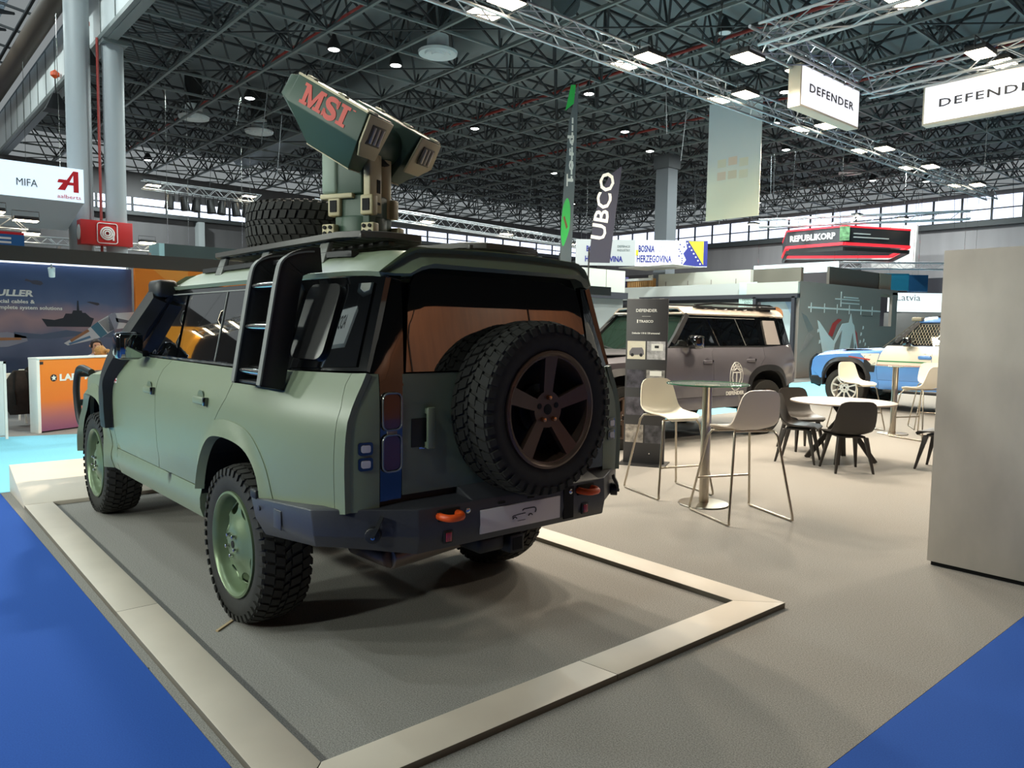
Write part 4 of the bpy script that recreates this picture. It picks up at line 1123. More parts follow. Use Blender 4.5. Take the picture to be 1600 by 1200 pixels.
BP = mat('police_light_blue', '5c8fd0', 0.25, coat=.6)
CR = mat('cream_white_paint', 'e8e2d0', 0.3, coat=.5)
car3 = Car('light blue and cream off-road car with mesh on its side window', (0.52, -14.50, 0), 0, long=False, paint=BP, roofm=BP, step=.08, rim='multi', fine=False, flarem=K['black'])
r3 = car3.t
zb = 1.35
for pr, pz in ((car3.door1, [(2.195, zb), (2.30, 1.154), (2.345, .96), (1.30, .96), (1.302, 1.234), (1.28, 1.30), (1.20, zb)]), (car3.door2, [(1.19, zb), (1.275, 1.30), (1.297, 1.234), (1.287, .96), (.34, .96), (.20, 1.09), (.085, 1.206), (.06, zb)])):
    car3.side('upper_panel', pz, CR, lift=.010, thick=.008, parent=pr, step=.06)
car3.side('fender_patch', [(2.31, 1.19), (2.36, .95), (2.46, .96), (2.70, 1.175)], CR, lift=.008, thick=.006, step=.06)
car3.side('stripe', [(2.345, 1.025), (.30, 1.025), (.30, 1.05), (2.34, 1.05)], mat('green_stripe', '3b8a55', .4), lift=.014, thick=.006, step=.1)
car3.side('stripe', [(2.345, .945), (.36, .945), (.36, .97), (2.345, .97)], mat('red_stripe', 'b0473c', .4), lift=.014, thick=.006, step=.1)
car3.side('stripe', [(2.50, 1.04), (2.95, 1.10), (2.95, 1.12), (2.48, 1.07)], mat('red_stripe2', 'b0473c', .4), lift=.014, thick=.006, step=.1)
car3.side('wing_vent', [(2.62, .80), (2.40, .80), (2.36, 1.18), (2.62, 1.13)], K['black'], lift=.008, thick=.01, step=.2)
mesh_ = MB()
zlo, zhi = 1.39, 1.785
for k in range(26):      # wire mesh over the side window
    x0 = 2.1 - .055 * k
    for d in (-1, 1):
        pts = []
        for t in range(5):
            z = zlo + (zhi - zlo) * t / 4; x = x0 + d * .20 * t / 4
            lim = 2.02 - (z - 1.38) * .84
            if x < lim and x > .5: pts.append((x, car3.ys(x, z) + .012, z))
        if len(pts) > 1: mesh_.tube(pts, .004, n=3)
mesh_.build('window_mesh', mat('mesh_wire', '9c9783', .5), car3.door1[0])['kind'] = 'stuff'
gw = MB()
for k in range(9):       # stone guard leaning over the windscreen
    v = k / 8
    gw.tube([(2.33 - .62 * v, -.78 + .1 * v, 1.30 + .56 * v), (2.36 - .62 * v, 0, 1.31 + .57 * v), (2.33 - .62 * v, .78 - .1 * v, 1.30 + .56 * v)], .008, n=4)
for y in (-.75, -.4, 0, .4, .75): gw.tube([(2.35, y, 1.30), (1.72, y * .87, 1.87)], .009, n=4)
gw.build('windscreen_guard', mat('guard_wire', '4f4c40', .5), r3)
MB().box(1.60, 1.80, -.6, .75, 1.86, 1.94).build('roof_light_bar', mat('light_bar_beige', '8a8674', .5), r3, bevel=.02)
bb = MB()
for s in (1, -1):
    bb.tube(spline([(3.75, s * .55, .42), (3.96, s * .56, .55), (3.98, s * .56, .95), (3.84, s * .55, 1.14)], 5), .03, n=8)
for z in (.60, .80, 1.0): bb.tube([(3.97, -.56, z), (3.97, .56, z)], .022, n=8)
bb.build('bull_bar', K['black'], r3, smooth=50)
MB().box(.6, 2.2, .90, 1.0, .40, .46).build('side_step', K['black'], r3, bevel=.02)
for s in (1, -1): MB().box(1.30, 1.55, .93, .99, 1.10, 1.17).build('crest', BP, car3.door1[0], bevel=.02) if s > 0 else None
# ================================================================== STAND FURNITURE
def shell(prof, width, thick, m, name, parent, nu=12, curl=0.03):
    """moulded seat: prof = list of (x, z, halfwidth, side lift); smooth two-sided shell"""
    rows = []
    for (x, z, hw, lift) in prof:
        rows.append([(x + (0), u * hw, z + lift * abs(u) ** 2.5, x) for u in [-1 + 2 * i / nu for i in range(nu + 1)]])
    V = []; n = nu + 1; mrows = len(rows)
    P = [[Vector((a, b, c)) for a, b, c, _ in r] for r in rows]
    top = P; bot = []
    for i in range(mrows):
        br = []
        for j in range(n):
            du = P[i][min(j + 1, n - 1)] - P[i][max(j - 1, 0)]; dv = P[min(i + 1, mrows - 1)][j] - P[max(i - 1, 0)][j]
            nn = du.cross(dv); nn = nn.normalized() if nn.length > 1e-9 else Vector((0, 0, 1))
            br.append(P[i][j] + nn * thick)
        bot.append(br)
    vs = [p for r in top for p in r] + [p for r in bot for p in r]; N = mrows * n; fs = []
    for i in range(mrows - 1):
        for j in range(nu):
            a, b, c, d = i * n + j, i * n + j + 1, (i + 1) * n + j + 1, (i + 1) * n + j
            fs.append((a, b, c, d)); fs.append((N + d, N + c, N + b, N + a))
    for i in range(mrows - 1):
        for j in (0, nu):
            a, d = i * n + j, (i + 1) * n + j; fs.append((a, d, N + d, N + a))
    for i in (0, mrows - 1):
        for j in range(nu):
            a, b = i * n + j, i * n + j + 1; fs.append((a, b, N + b, N + a))
    return MB().add(vs, fs).build(name, m, parent, smooth=50)
def bar_stool(loc, rz, label, m, group):
    t = thing('bar_stool', label, 'bar stool', loc, rz, group)
    z0 = .765
    prof = []
    raw = [(.215, -.030, .13, .0), (.22, -.012, .17, .0), (.20, .004, .20, .004), (.12, .008, .215, .014), (.0, .0, .222, .026), (-.10, .0, .225, .036), (-.17, .018, .225, .040), (-.205, .06, .222, .030), (-.225, .13, .212, .015), (-.245, .22, .198, .006), (-.258, .29, .182, 0), (-.264, .325, .160, 0), (-.267, .345, .125, 0), (-.268, .352, .075, 0)]
    # side edges of the back wrap forward
    se = shell([(x, z + z0, hw, lf) for x, z, hw, lf in raw], 0, .012, m, 'seat_shell', t, nu=14)
    for v in se.data.vertices:
        if v.co.z > z0 + .05: v.co.x += .32 * v.co.y ** 2 * 4 * .25
    for s in (1, -1):
        y = s * .19; yf = s * .31
        fr = [(.13, y * .8, z0 - .025), (.17, y * 1.02, z0 - .03), (.20, y * 1.12, z0 - .08), (.305, yf, .05), (.31, yf, .018), (.285, yf, .011), (-.285, yf, .011), (-.31, yf, .018), (-.305, yf, .05), (-.20, y * 1.12, z0 - .05), (-.17, y * 1.02, z0 - .005), (-.12, y * .8, z0)]
        MB().tube(fr, .0105, n=8).build('leg_frame', K['brushed'], t, smooth=60)
    for x, z in ((.14, z0 - .028), (-.13, z0 - .004)):
        MB().tube([(x, -.155, z), (x, .155, z)], .010, n=8).build('seat_bar', K['brushed'], t, smooth=60)
    MB().tube([(.262, -.265, .30), (.262, .265, .30)], .0095, n=8).build('footrest', K['brushed'], t, smooth=60)
    return t
aA = atan2(.20, -.60); aB = atan2(-.235, .54)
SG = 'white bar stools at the glass table'
sA = bar_stool((.613, -3.626, 0), aA, 'cream white bar stool left of the glass bar table, facing it', K['whiteplastic'], SG)
sB = bar_stool((-.377, -3.34, 0), aB, 'taupe white bar stool right of the glass bar table, seen from behind', K['greyplastic'], SG)
def bar_table(loc, label, topm, r=.37, h=1.125, glass=True):
    t = thing('bar_table', label, 'table', loc)
    MB().lathe([(.0, .0), (.225, .0), (.23, .006), (.225, .014), (.06, .022), (.0, .022)], 40).build('base_plate', K['brushed'], t, smooth=40)
    MB().cyl((0, 0, .02), (0, 0, h - .02), .044, n=28).build('column', K['brushed'], t, smooth=40)
    MB().cyl((0, 0, h - .03), (0, 0, h - .012), .11, n=28).build('top_flange', K['brushed'], t, smooth=40)
    tp = MB().cyl((0, 0, h - .012), (0, 0, h), r, n=56).build('table_top', topm, t, bevel=.003)
    return t
GL = tinted('clear_table_glass', 'bcd8cc', .80)
bt = bar_table((.075, -3.46, 0), 'round clear glass bar table on a brushed steel column', GL)
ed = MB().lathe([(.3705, 1.113), (.373, 1.115), (.373, 1.123), (.3705, 1.125)], 56, closed=True).build('glass_edge', K['greenlens'], bt, smooth=60)

DG = 'dark shell chairs around the round low table'
def low_chair(loc, rz, label):
    t = thing('shell_chair', label, 'chair', loc, rz, DG)
    z0 = .43
    raw = [(.225, -.020, .17, 0), (.235, .0, .20, 0), (.21, .012, .22, .004), (.12, .008, .235, .016), (.0, .0, .24, .030), (-.10, -.002, .24, .045), (-.165, .02, .24, .055), (-.20, .07, .238, .045), (-.225, .15, .235, .025), (-.25, .25, .228, .01), (-.268, .33, .215, 0), (-.276, .37, .195, 0), (-.28, .392, .16, 0), (-.282, .40, .11, 0)]
    se = shell([(x, z + z0, hw, lf) for x, z, hw, lf in raw], 0, .014, K['darkplastic'], 'seat_shell', t, nu=14)
    for v in se.data.vertices:
        if v.co.z > z0 + .05: v.co.x += .42 * v.co.y ** 2
    MB().box(-.14, .14, -.15, .15, z0 - .03, z0 - .005).build('under_frame', K['darkplastic'], t, bevel=.01)
    for sx in (1, -1):
        for s in (1, -1):
            MB().loft([[Vector((sx * .20 + a * .012 + (sx * .03), s * .215 + b * .012, 0)) for a, b in ((-1, -1), (1, -1), (1, 1), (-1, 1))],
                       [Vector((sx * .14 + a * .028, s * .15 + b * .022, z0 - .02)) for a, b in ((-1, -1), (1, -1), (1, 1), (-1, 1))]]).build('leg', K['darkplastic'], t, bevel=.004)
    return t
low_chair((.74, -6.42, 0), atan2(-.30, -.9), 'dark shell chair left of the round low table, seen from its side')
low_chair((.06, -6.27, 0), atan2(-.666, .746), 'dark shell chair in front of the round low table, back to camera')
low_chair((1.20, -7.35, 0), atan2(.45, -.8), 'dark shell chair behind the round low table, mostly hidden')
low_chair((-.62, -7.28, 0), atan2(.05, 1), 'dark shell chair half hidden by the grey panel at right')
lt2 = thing('low_table', 'round low table with pale top and crossed dark legs', 'table', (.43, -6.9, 0))
MB().cyl((0, 0, .732), (0, 0, .752), .62, n=56).build('table_top', mat('pale_laminate', 'a3968a', .4), lt2, bevel=.004)
for k in range(4):
    a = radians(20 + 90 * k)
    MB().tube([(.40 * cos(a), .40 * sin(a), 0), (-.12 * cos(a), -.12 * sin(a), .735)], .03, sec=[(-.03, -.016), (.03, -.016), (.03, .016), (-.03, .016)]).build('leg', K['darkplastic'], lt2)
tag(MB().box(-.10, .10, -.14, .14, 0, .006).build('brochure', K['white'], loc=(.75, -6.95, .752), rz=.5), 'white brochure lying on the round low table', 'brochure')
bar_table((1.10, -10.1, 0), 'far bar table before the blue car', GL, h=1.10)
FG = 'white bar stools at the far bar table'
f1 = dup(sA, (1.72, -10.15, 0), aA, 'cream bar stool before the front wheel of the blue car'); f1['group'] = FG
f2 = dup(sA, (.62, -9.92, 0), radians(-20), 'cream bar stool before the door of the blue car, seen from behind'); f2['group'] = FG
f3 = dup(sA, (.95, -11.3, 0), radians(120), 'cream bar stool farthest right, partly behind another stool'); f3['group'] = FG

# ---- info totem
tt = thing('info_totem', 'dark grey info totem with photos in front of the grey car', 'totem', (1.77, -4.672, 0), atan2(.227, .431))
MB().box(-.245, .245, -.02, .02, 0, 1.97).build('panel', mat('totem_graphite', '3c3b3d', .45), tt, bevel=.004)
MB().box(-.28, .28, -.20, .20, 0, .012).build('foot', K['black'], tt, bevel=.003)
tx = lambda b, s, z, wd, m=K['white']: text('lettering', b, s, m, tt, (0, .0212, z), (1, 0, 0), (0, 0, 1), align='CENTER', width=wd, bold=.001) if False else text('lettering', b, s, m, tt, (0.01, .0212, z), (-1, 0, 0), (0, 0, 1), align='CENTER', width=wd, bold=.001)
tx('DEFENDER', .05, 1.815, .25); tx('TRASCO', .042, 1.69, .17); tx('Defender 110 & 130 armoured', .028, 1.555, .33)
MB().box(-.04, .06, .0205, .0215, 1.762, 1.765).build('rule', K['white'], tt)
MB().box(.105, .12, .0205, .0215, 1.685, 1.725).build('rule', K['white'], tt)
phm = [mat('photo_%d' % i, c, .4, noise=n_, scale=14) for i, (c, n_) in enumerate((('e9e3cf', .05), ('b9b8ba', .5), ('4a4852', .6), ('8f8c88', .7), ('55525a', .6), ('5d5b60', .7), ('a79f96', .6), ('4c4b50', .6)))]
k = 0
for z1 in (1.47, 1.13, .80, .47):
    for x in (.118, -.118):
        MB().box(x - .108, x + .108, .0205, .0225, z1 - .215, z1).build('photo', phm[k], tt); k += 1
gcar = mat('photo_car_grey', '77747a', .5)      # the little car in the first photo
MB().prism([(.20, 1.30), (.20, 1.345), (.17, 1.39), (.05, 1.395), (.03, 1.36), (.025, 1.31)], .0227, .0235, Matrix(((1, 0, 0, 0), (0, 0, 1, 0), (0, 1, 0, 0), (0, 0, 0, 1)))).build('photo_motif', gcar, tt)
for x in (.165, .06): MB().cyl((x, .0227, 1.305), (x, .0242, 1.305), .02, n=12).build('photo_motif', K['ink'], tt)
MB().box(-.06, -.20, .0227, .0235, 1.36, 1.44).build('photo_motif', K['white'], tt); MB().box(-.10, -.15, .0235, .024, 1.39, 1.42).build('photo_motif', K['ink'], tt)
MB().box(-.05, -.19, .0227, .0235, 1.06, 1.12).build('photo_motif', K['white'], tt)
for x in (.12, -.07): MB().cyl((x, .02, .13), (x, .03, .13), .008, n=8).build('screw', K['chrome'], tt)

# ---- near wall panel on the right
wp = thing('partition_panel', 'tall concrete-look partition panel cut by the right edge', 'partition', (-1.97, -3.17, 0))
MB().box(-2.6, 0, -.07, -.004, .03, 2.17).build('core', K['panelside'], wp, bevel=.002)
MB().box(-2.6, -.0, -.004, .006, .03, 2.168).build('face', K['panelwall'], wp, bevel=.001)
MB().box(-2.6, -.02, -.06, -.012, 0, .03).build('gap_shade', K['deep'], wp)  # dark strip standing for the shade in the gap under the panel
tag(MB().box(-.075, .075, -.008, .008, 0, .008).build('wood_sliver', mat('sliver', 'b09a78', .7), loc=(-.02, 1.0, 0), rz=-.9), 'small wooden sliver on the carpet under the rear left tyre', 'wood sliver')

# ================================================================== ACROSS THE CYAN AISLE, LEFT
mw = thing('mural_wall', 'dark blue printed back wall with warship and cable picture', 'wall panel', (11.8, -1.62, 0))
def grad(name, stops, z0, z1, rough=.45, noise=.15):
    """flat print: vertical colour gradient"""
    m = bpy.data.materials.new(name); m.use_nodes = True; nt = m.node_tree; b = nt.nodes['Principled BSDF']
    tc = nt.nodes.new('ShaderNodeTexCoord'); sp = nt.nodes.new('ShaderNodeSeparateXYZ'); mr = nt.nodes.new('ShaderNodeMapRange'); r = nt.nodes.new('ShaderNodeValToRGB')
    no = nt.nodes.new('ShaderNodeTexNoise'); no.inputs['Scale'].default_value = 2.0
    ad = nt.nodes.new('ShaderNodeMath'); ad.operation = 'MULTIPLY_ADD'; ad.inputs[1].default_value = noise; 
    mr.inputs['From Min'].default_value = z0; mr.inputs['From Max'].default_value = z1
    nt.links.new(tc.outputs['Object'], sp.inputs[0]); nt.links.new(sp.outputs['Z'], mr.inputs['Value']); nt.links.new(tc.outputs['Object'], no.inputs['Vector'])
    nt.links.new(no.outputs['Fac'], ad.inputs[0]); nt.links.new(mr.outputs[0], ad.inputs[2]); nt.links.new(ad.outputs[0], r.inputs[0]); nt.links.new(r.outputs[0], b.inputs['Base Color'])
    while len(r.color_ramp.elements) < len(stops): r.color_ramp.elements.new(.5)
    for e, (p, c) in zip(r.color_ramp.elements, stops): e.position = p; e.color = (*lin(c), 1)
    b.inputs['Roughness'].default_value = rough
    return m
MB().box(0, .08, 0, 9, 0, 2.60).build('print', grad('dusk_sea_print', [(0, '36425a'), (.40, '3d4b68'), (.56, '5d6885'), (.70, 'a68a90'), (.82, '55658a'), (1, '41537a')], 0, 2.6), mw)
F = Matrix(((0, 0, -1, 0), (-1, 0, 0, 0), (0, 1, 0, 0), (0, 0, 0, 1)))      # print plane: a runs right (to -y), b up, thickness to -x
def pr(name, pts, m, h=.004, off=0.0, y0=2.02, parent=mw):   # a measured from y = +0.4
    return MB().prism(pts, off, off + h, Matrix.Translation((0, y0, 0)) @ F).build(name, m, parent)
shipm = mat('print_ship', '232a36', .6); pale = mat('print_pale', '8b8ea0', .5); steelp = mat('print_steel', 'c6c8cf', .5); dkp = mat('print_dark', '1d2430', .6)
pr('ship_silhouette', [(.52, 1.64), (.60, 1.50), (1.30, 1.50), (1.36, 1.66), (1.30, 1.68), (1.22, 1.76), (1.17, 1.76), (1.16, 1.80), (1.12, 1.80), (1.11, 1.98), (1.09, 1.98), (1.08, 1.80), (1.02, 1.80), (1.0, 1.74), (.90, 1.74), (.86, 1.66), (.72, 1.62)], shipm)
pr('helicopter_print', [(.28, 2.30), (.36, 2.285), (.40, 2.25), (.52, 2.23), (.56, 2.26), (.54, 2.30), (.46, 2.32), (.38, 2.31), (.30, 2.34)], mat('print_heli', '4e4a58', .6))
pr('helicopter_print', [(1.24, 1.96), (1.42, 1.90), (1.46, 1.92), (1.44, 1.95), (1.30, 1.97)], mat('print_heli2', '3e3a44', .6))
pr('wave_print', [(.1, 1.40), (.5, 1.36), (.9, 1.44), (1.2, 1.40), (1.7, 1.46), (1.7, 1.30), (1.1, 1.34), (.6, 1.27), (.1, 1.30)], mat('print_wave', '51607a', .5))
pr('cable_print', [(.86, 1.20), (1.20, 1.42), (1.42, 1.60), (1.66, 1.76), (2.1, 1.80), (2.1, 1.52), (1.70, 1.46), (1.50, 1.32), (1.25, 1.24), (.92, 1.16)], steelp, h=.008)
pr('cable_print', [(1.30, 1.50), (1.42, 1.60), (1.58, 1.38), (1.46, 1.30)], mat('print_teal', '3f6e86', .5), off=.008)
pr('cable_print', [(1.60, 1.73), (1.72, 1.78), (1.78, 1.60), (1.74, 1.47), (1.62, 1.42)], pale, off=.008)
for i in range(9): pr('cable_strand', [(1.44 + .02 * i, 1.60 + .012 * i), (1.45 + .02 * i, 1.60 + .012 * i), (1.60 + .012 * i, 1.41 + .006 * i), (1.59 + .012 * i, 1.41 + .006 * i)], dkp, off=.009)
pr('cable_strand', [(.95, 1.26), (1.25, 1.46), (1.28, 1.42), (.98, 1.22)], mat('print_copper', '9a6a4a', .5), off=.008); pr('cable_strand', [(.93, 1.20), (1.28, 1.34), (1.30, 1.30), (.95, 1.17)], mat('print_bluewire', '54789a', .5), off=.008)
pr('cable_print', [(1.72, 1.68), (2.1, 1.60), (2.1, 1.56), (1.74, 1.60)], mat('print_shade', '5d5f6c', .5), off=.008)
pr('cable_print', [(-.4, 1.34), (.0, 1.40), (.28, 1.32), (.30, 1.24), (.0, 1.14), (-.4, 1.12)], pale)
pr('cable_strand', [(-.4, 1.30), (.20, 1.30), (.20, 1.26), (-.4, 1.24)], mat('print_copper2', 'a4714e', .5), off=.006)
text('lettering', 'MULLER', .15, K['white'], mw, (-.006, 1.63 + .0, 2.03), (0, -1, 0), (0, 0, 1), bold=.006, align='RIGHT', shear=.15, width=.70)
text('lettering', 'special cables &', .09, K['white'], mw, (-.006, 1.60, 1.905), (0, -1, 0), (0, 0, 1), bold=.002, align='RIGHT', width=.66)
text('lettering', 'complete system solutions', .09, K['white'], mw, (-.006, 1.17, 1.80), (0, -1, 0), (0, 0, 1), bold=.002, align='RIGHT', width=1.05)
ORG = mat('orange_print', 'ee7d17', .5)
ow = tag(MB().box(11.6, 11.7, -6.0, -1.63, 0, 2.62).build('wall_panel', ORG), 'bright orange back wall right of the warship mural', 'wall panel')
MB().prism([(-1.95, 2.62), (-2.6, 2.62), (-2.6, 2.2), (-2.15, 2.45)], 0, .004, Matrix(((0, 0, -1, 11.598), (1, 0, 0, 0), (0, 1, 0, 0), (0, 0, 0, 1)))).build('light_facet', mat('orange_pale', 'f29438', .5), ow)
MB().box(11.59, 11.6, -2.02, -1.90, 1.95, 2.05).build('small_screen', K['white'], ow)
fb = tag(MB().box(8.85, 9.0, -12, 9, 2.45, 2.66).build('fascia_beam', mat('dark_fascia', '1f1a17', .6)), 'dark brown fascia beam over the orange and blue stand', 'beam')
for k in range(12):
    MB().box(8.90, 8.96, 2.6 - 1.25 * k - .02, 2.6 - 1.25 * k + .02, 2.66, 2.70).build('clip', K['alu'], fb)
strip = tag(MB().box(11.70, 11.76, -1.5, 9, 2.60, 2.64).build('light_strip', emit('strip_glow', 'e8f0ff', 1.2)), 'white light strip along the top of the mural wall', 'light strip')
sl = thing('spot_lamp', 'small pale spot lamp hanging before the mural', 'lamp', (9.05, .18, 2.44))
MB().cyl((0, 0, 0), (0, 0, -.06), .012, n=8).build('stem', K['column'], sl); MB().cyl((0, 0, -.05), (.03, -.01, -.19), .05, .04, n=14).build('head', K['whitebeam'], sl, bevel=.006)
# counter
ct = thing('counter', 'orange counter with white lettering on the left', 'counter', (8.50, .50, 0), atan2(-.63, .36))
gO = grad('counter_print', [(0, '8a5a86'), (.22, 'b06a6c'), (.45, 'e8791e'), (1, 'f0851a')], 0, 1.07, noise=.04)
MB().box(.05, 2.4, 0, .14, .02, 1.05).build('front_panel', gO, ct, bevel=.003)
MB().box(-.0, .05, -.01, .15, 0, 1.06).build('end_post', K['white'], ct, bevel=.004)
MB().box(0, 2.42, -.02, .16, 1.05, 1.08).build('counter_top', K['white'], ct, bevel=.006)
MB().box(.055, .11, -.004, 0, .98, 1.02).build('plug_plate', K['ink'], ct)
text('lettering', 'LAPP MULLER', .13, K['white'], ct, (.36, -.004, .735), (1, 0, 0), (0, 0, 1), bold=.006, width=1.05)
MB().cyl((.27, 0, .78), (.27, -.004, .78), .052, n=24).build('logo_disc', K['ink'], ct)
st = [(.27 + (.042 if i % 2 == 0 else .02) * sin(pi * i / 5), .78 + (.042 if i % 2 == 0 else .02) * cos(pi * i / 5)) for i in range(10)]
MB().prism(st, .004, .006, Matrix(((1, 0, 0, 0), (0, 0, -1, 0), (0, 1, 0, 0), (0, 0, 0, 1)))).build('logo_star', K['white'], ct)
wc = thing('white_cabinet', 'white cabinet edge at the left picture border', 'cabinet', (8.15, .93, 0))
MB().box(0, .05, -.03, .0, 0, 1.05).build('post', K['white'], wc); MB().box(0, .04, 0, 1.2, .05, 1.02).build('body', K['whitebeam'], wc, bevel=.01); MB().box(0, .06, -.03, 1.2, 1.02, 1.05).build('top', K['white'], wc)
# chairs with coats
def coat_chair(loc, rz, label, l2, cm):
    t = thing('white_chair', label, 'chair', loc, rz)
    for x in (-.2, .2):
        for y in (-.2, .2): MB().cyl((x * 1.1, y * 1.1, 0), (x, y, .44), .016, n=8).build('leg', K['white'], t)
    MB().box(-.22, .22, -.22, .22, .43, .46).build('seat', K['whiteplastic'], t, bevel=.012); MB().box(-.24, -.21, -.21, .21, .50, .82).build('backrest', K['whiteplastic'], t, bevel=.012)
    R_ = Matrix.Rotation(rz, 4, 'Z')
    c = thing('coat' if 'coat' in l2 else 'backpack', l2, 'coat' if 'coat' in l2 else 'backpack', Vector(loc) + R_ @ Vector((-.26, 0, 0)), rz)
    prof = []
    for k in range(9):
        z = .20 + .66 * k / 8; hw = interp(z, [.2, .35, .7, .86], [.15, .21, .20, .09]); d = interp(z, [.2, .4, .7, .86], [.04, .09, .07, .03])
        prof.append([Vector((d * cos(a) * (1 + .1 * sin(5 * a + k)), hw * sin(a), z)) for a in [2 * pi * i / 16 for i in range(16)]])
    MB().loft(prof).build('body', cm, c, smooth=60)
    MB().tube(spline([(-.05, .08, .84), (-.07, .10, .6), (-.08, .09, .35)], 3), .014, n=6).tube(spline([(-.05, -.08, .84), (-.07, -.10, .6), (-.08, -.09, .35)], 3), .014, n=6).build('strap', K['deep'], c)
CB = mat('black_cloth', '1c1b1d', .9, noise=.2, scale=15); CD = mat('dark_brown_cloth', '2a2522', .9, noise=.2, scale=15)
coat_chair((9.62, .62, 0), radians(10), 'white chair nearest the left border behind the counter line', 'dark brown coat over the chair at the left border', CD)
coat_chair((10.5, .18, 0), radians(-20), 'white chair just left of the orange counter', 'black backpack hanging beside the orange counter', CB)

# ---- two people behind the counter (one continuous body each)
def person(loc, rz, label, shirt, hairc, pony, lean):
    t = thing('person', label, 'person', loc, rz)
    me = bpy.data.meshes.new('body'); bm = bmesh.new(); lay = bm.verts.layers.skin.verify()
    J = {}
    def v(n_, co): J[n_] = bm.verts.new(co)
    v('pel', (0, 0, .50)); v('sp', (.02, 0, .72)); v('ch', (.05 + lean, 0, .93)); v('nk', (.07 + lean, 0, 1.06)); v('hb', (.09 + lean, 0, 1.13)); v('hd', (.10 + lean, 0, 1.21)); v('ht', (.10 + lean, 0, 1.27))
    rad = dict(pel=.15, sp=.13, ch=.145, nk=.055, hb=.072, hd=.088, ht=.06)
    ed = [('pel', 'sp'), ('sp', 'ch'), ('ch', 'nk'), ('nk', 'hb'), ('hb', 'hd'), ('hd', 'ht')]
    for s, q in ((1, 'l'), (-1, 'r')):
        for n_, co, r in (('sh', (.05 + lean, s * .17, .97), .062), ('el', (.12 + lean, s * .24, .74), .042), ('wr', (.36 + lean, s * .12, .76), .03), ('hn', (.44 + lean, s * .09, .76), .034), ('hp', (.02, s * .10, .48), .10), ('kn', (.44, s * .12, .50), .06), ('an', (.42, s * .12, .08), .04), ('ft', (.56, s * .13, .035), .035)):
            v(n_ + q, co); rad[n_ + q] = r
        ed += [('ch', 'sh' + q), ('sh' + q, 'el' + q), ('el' + q, 'wr' + q), ('wr' + q, 'hn' + q), ('pel', 'hp' + q), ('hp' + q, 'kn' + q), ('kn' + q, 'an' + q), ('an' + q, 'ft' + q)]
    for a, b in ed: bm.edges.new((J[a], J[b]))
    for n_, vv in J.items(): vv[lay].radius = (rad[n_], rad[n_]); vv[lay].use_root = (n_ == 'pel')
    bm.to_mesh(me); bm.free()
    tmp = bpy.data.objects.new('tmp', me); COL.objects.link(tmp)
    tmp.modifiers.new('s', 'SKIN'); tmp.modifiers.new('u', 'SUBSURF').levels = 2
    res = bpy.data.meshes.new_from_object(tmp.evaluated_get(bpy.context.evaluated_depsgraph_get()))
    bpy.data.objects.remove(tmp)
    res.name = 'body'; res.materials.clear(); skin = mat('skin', 'c9987c', .55); res.materials.append(skin); res.materials.append(shirt); res.materials.append(mat('trousers', '2b2d36', .8))
    for p_ in res.polygons:
        c_ = p_.center
        p_.material_index = 0 if (c_.z > 1.05 or (c_.x > .40 + lean and c_.z > .68)) else (1 if c_.z > .60 else 2)
    res.polygons.foreach_set('use_smooth', [True] * len(res.polygons))
    put('body', res, t)
    hx = .10 + lean; hm = mat('hair', hairc, .6, noise=.25, scale=40)
    hb = MB()
    rings = []
    for k in range(7):
        a = radians(-20 + 110 * k / 6); rr = .100 * cos(a) if k < 6 else .002
        rings.append([Vector((hx - .014 + rr * 1.02 * cos(b), rr * .92 * sin(b), 1.20 + .115 * sin(a))) for b in [2 * pi * i / 18 for i in range(18)]])
    for r in rings[:3]:
        for q in r:
            if q.x > hx + .045: q.x = hx + .045; q.z += .03
    hb.loft(rings).build('hair', hm, t, smooth=70)
    if pony: MB().tube(spline([(hx - .09, -.02, 1.23), (hx - .16, -.05, 1.22), (hx - .17, -.06, 1.12), (hx - .15, -.05, 1.02)], 4), .03, n=10).build('ponytail', hm, t, smooth=70)
    for s in (1, -1):
        MB().lathe([(0, -.012), (.009, -.004), (.009, .004), (0, .012)], 8, Matrix.Translation((hx + .086, s * .032, 1.205))).build('eye', K['ink'], t)
        MB().lathe([(0, -.02), (.016, -.01), (.018, .01), (0, .025)], 8, Matrix.Translation((hx - .01, s * .09, 1.19))).build('ear', skin, t)
    MB().prism([(.0, -.02), (.028, -.018), (.0, .022)], -.01, .01, Matrix(((1, 0, 0, hx + .08), (0, 0, 1, 0), (0, 1, 0, 1.185), (0, 0, 0, 1)))).build('nose', skin, t)
    MB().box(hx + .075, hx + .084, -.02, .02, 1.145, 1.152).build('mouth', mat('lips', '9c5a4e', .5), t)
    sb = thing('stool', 'low stool under ' + ('the blonde person' if pony else 'the dark-haired person') + ' behind the counter', 'stool', loc, rz)
    MB().cyl((0, 0, .33), (0, 0, .37), .17, n=20).cyl((0, 0, 0), (0, 0, .33), .03, n=10).cyl((0, 0, 0), (0, 0, .02), .18, n=20).build('seat', K['black'], sb)
person((10.40, -.66, 0), radians(178), 'person with short dark hair and pale top, seated behind the counter', mat('pale_shirt', 'cfc9cf', .8), '2a1a16', False, .03)
person((9.42, -.60, -.09), radians(20), 'blonde person with ponytail, head lowered behind the counter', mat('white_shirt', 'd8d2d2', .8), 'b98a4e', True, .05)

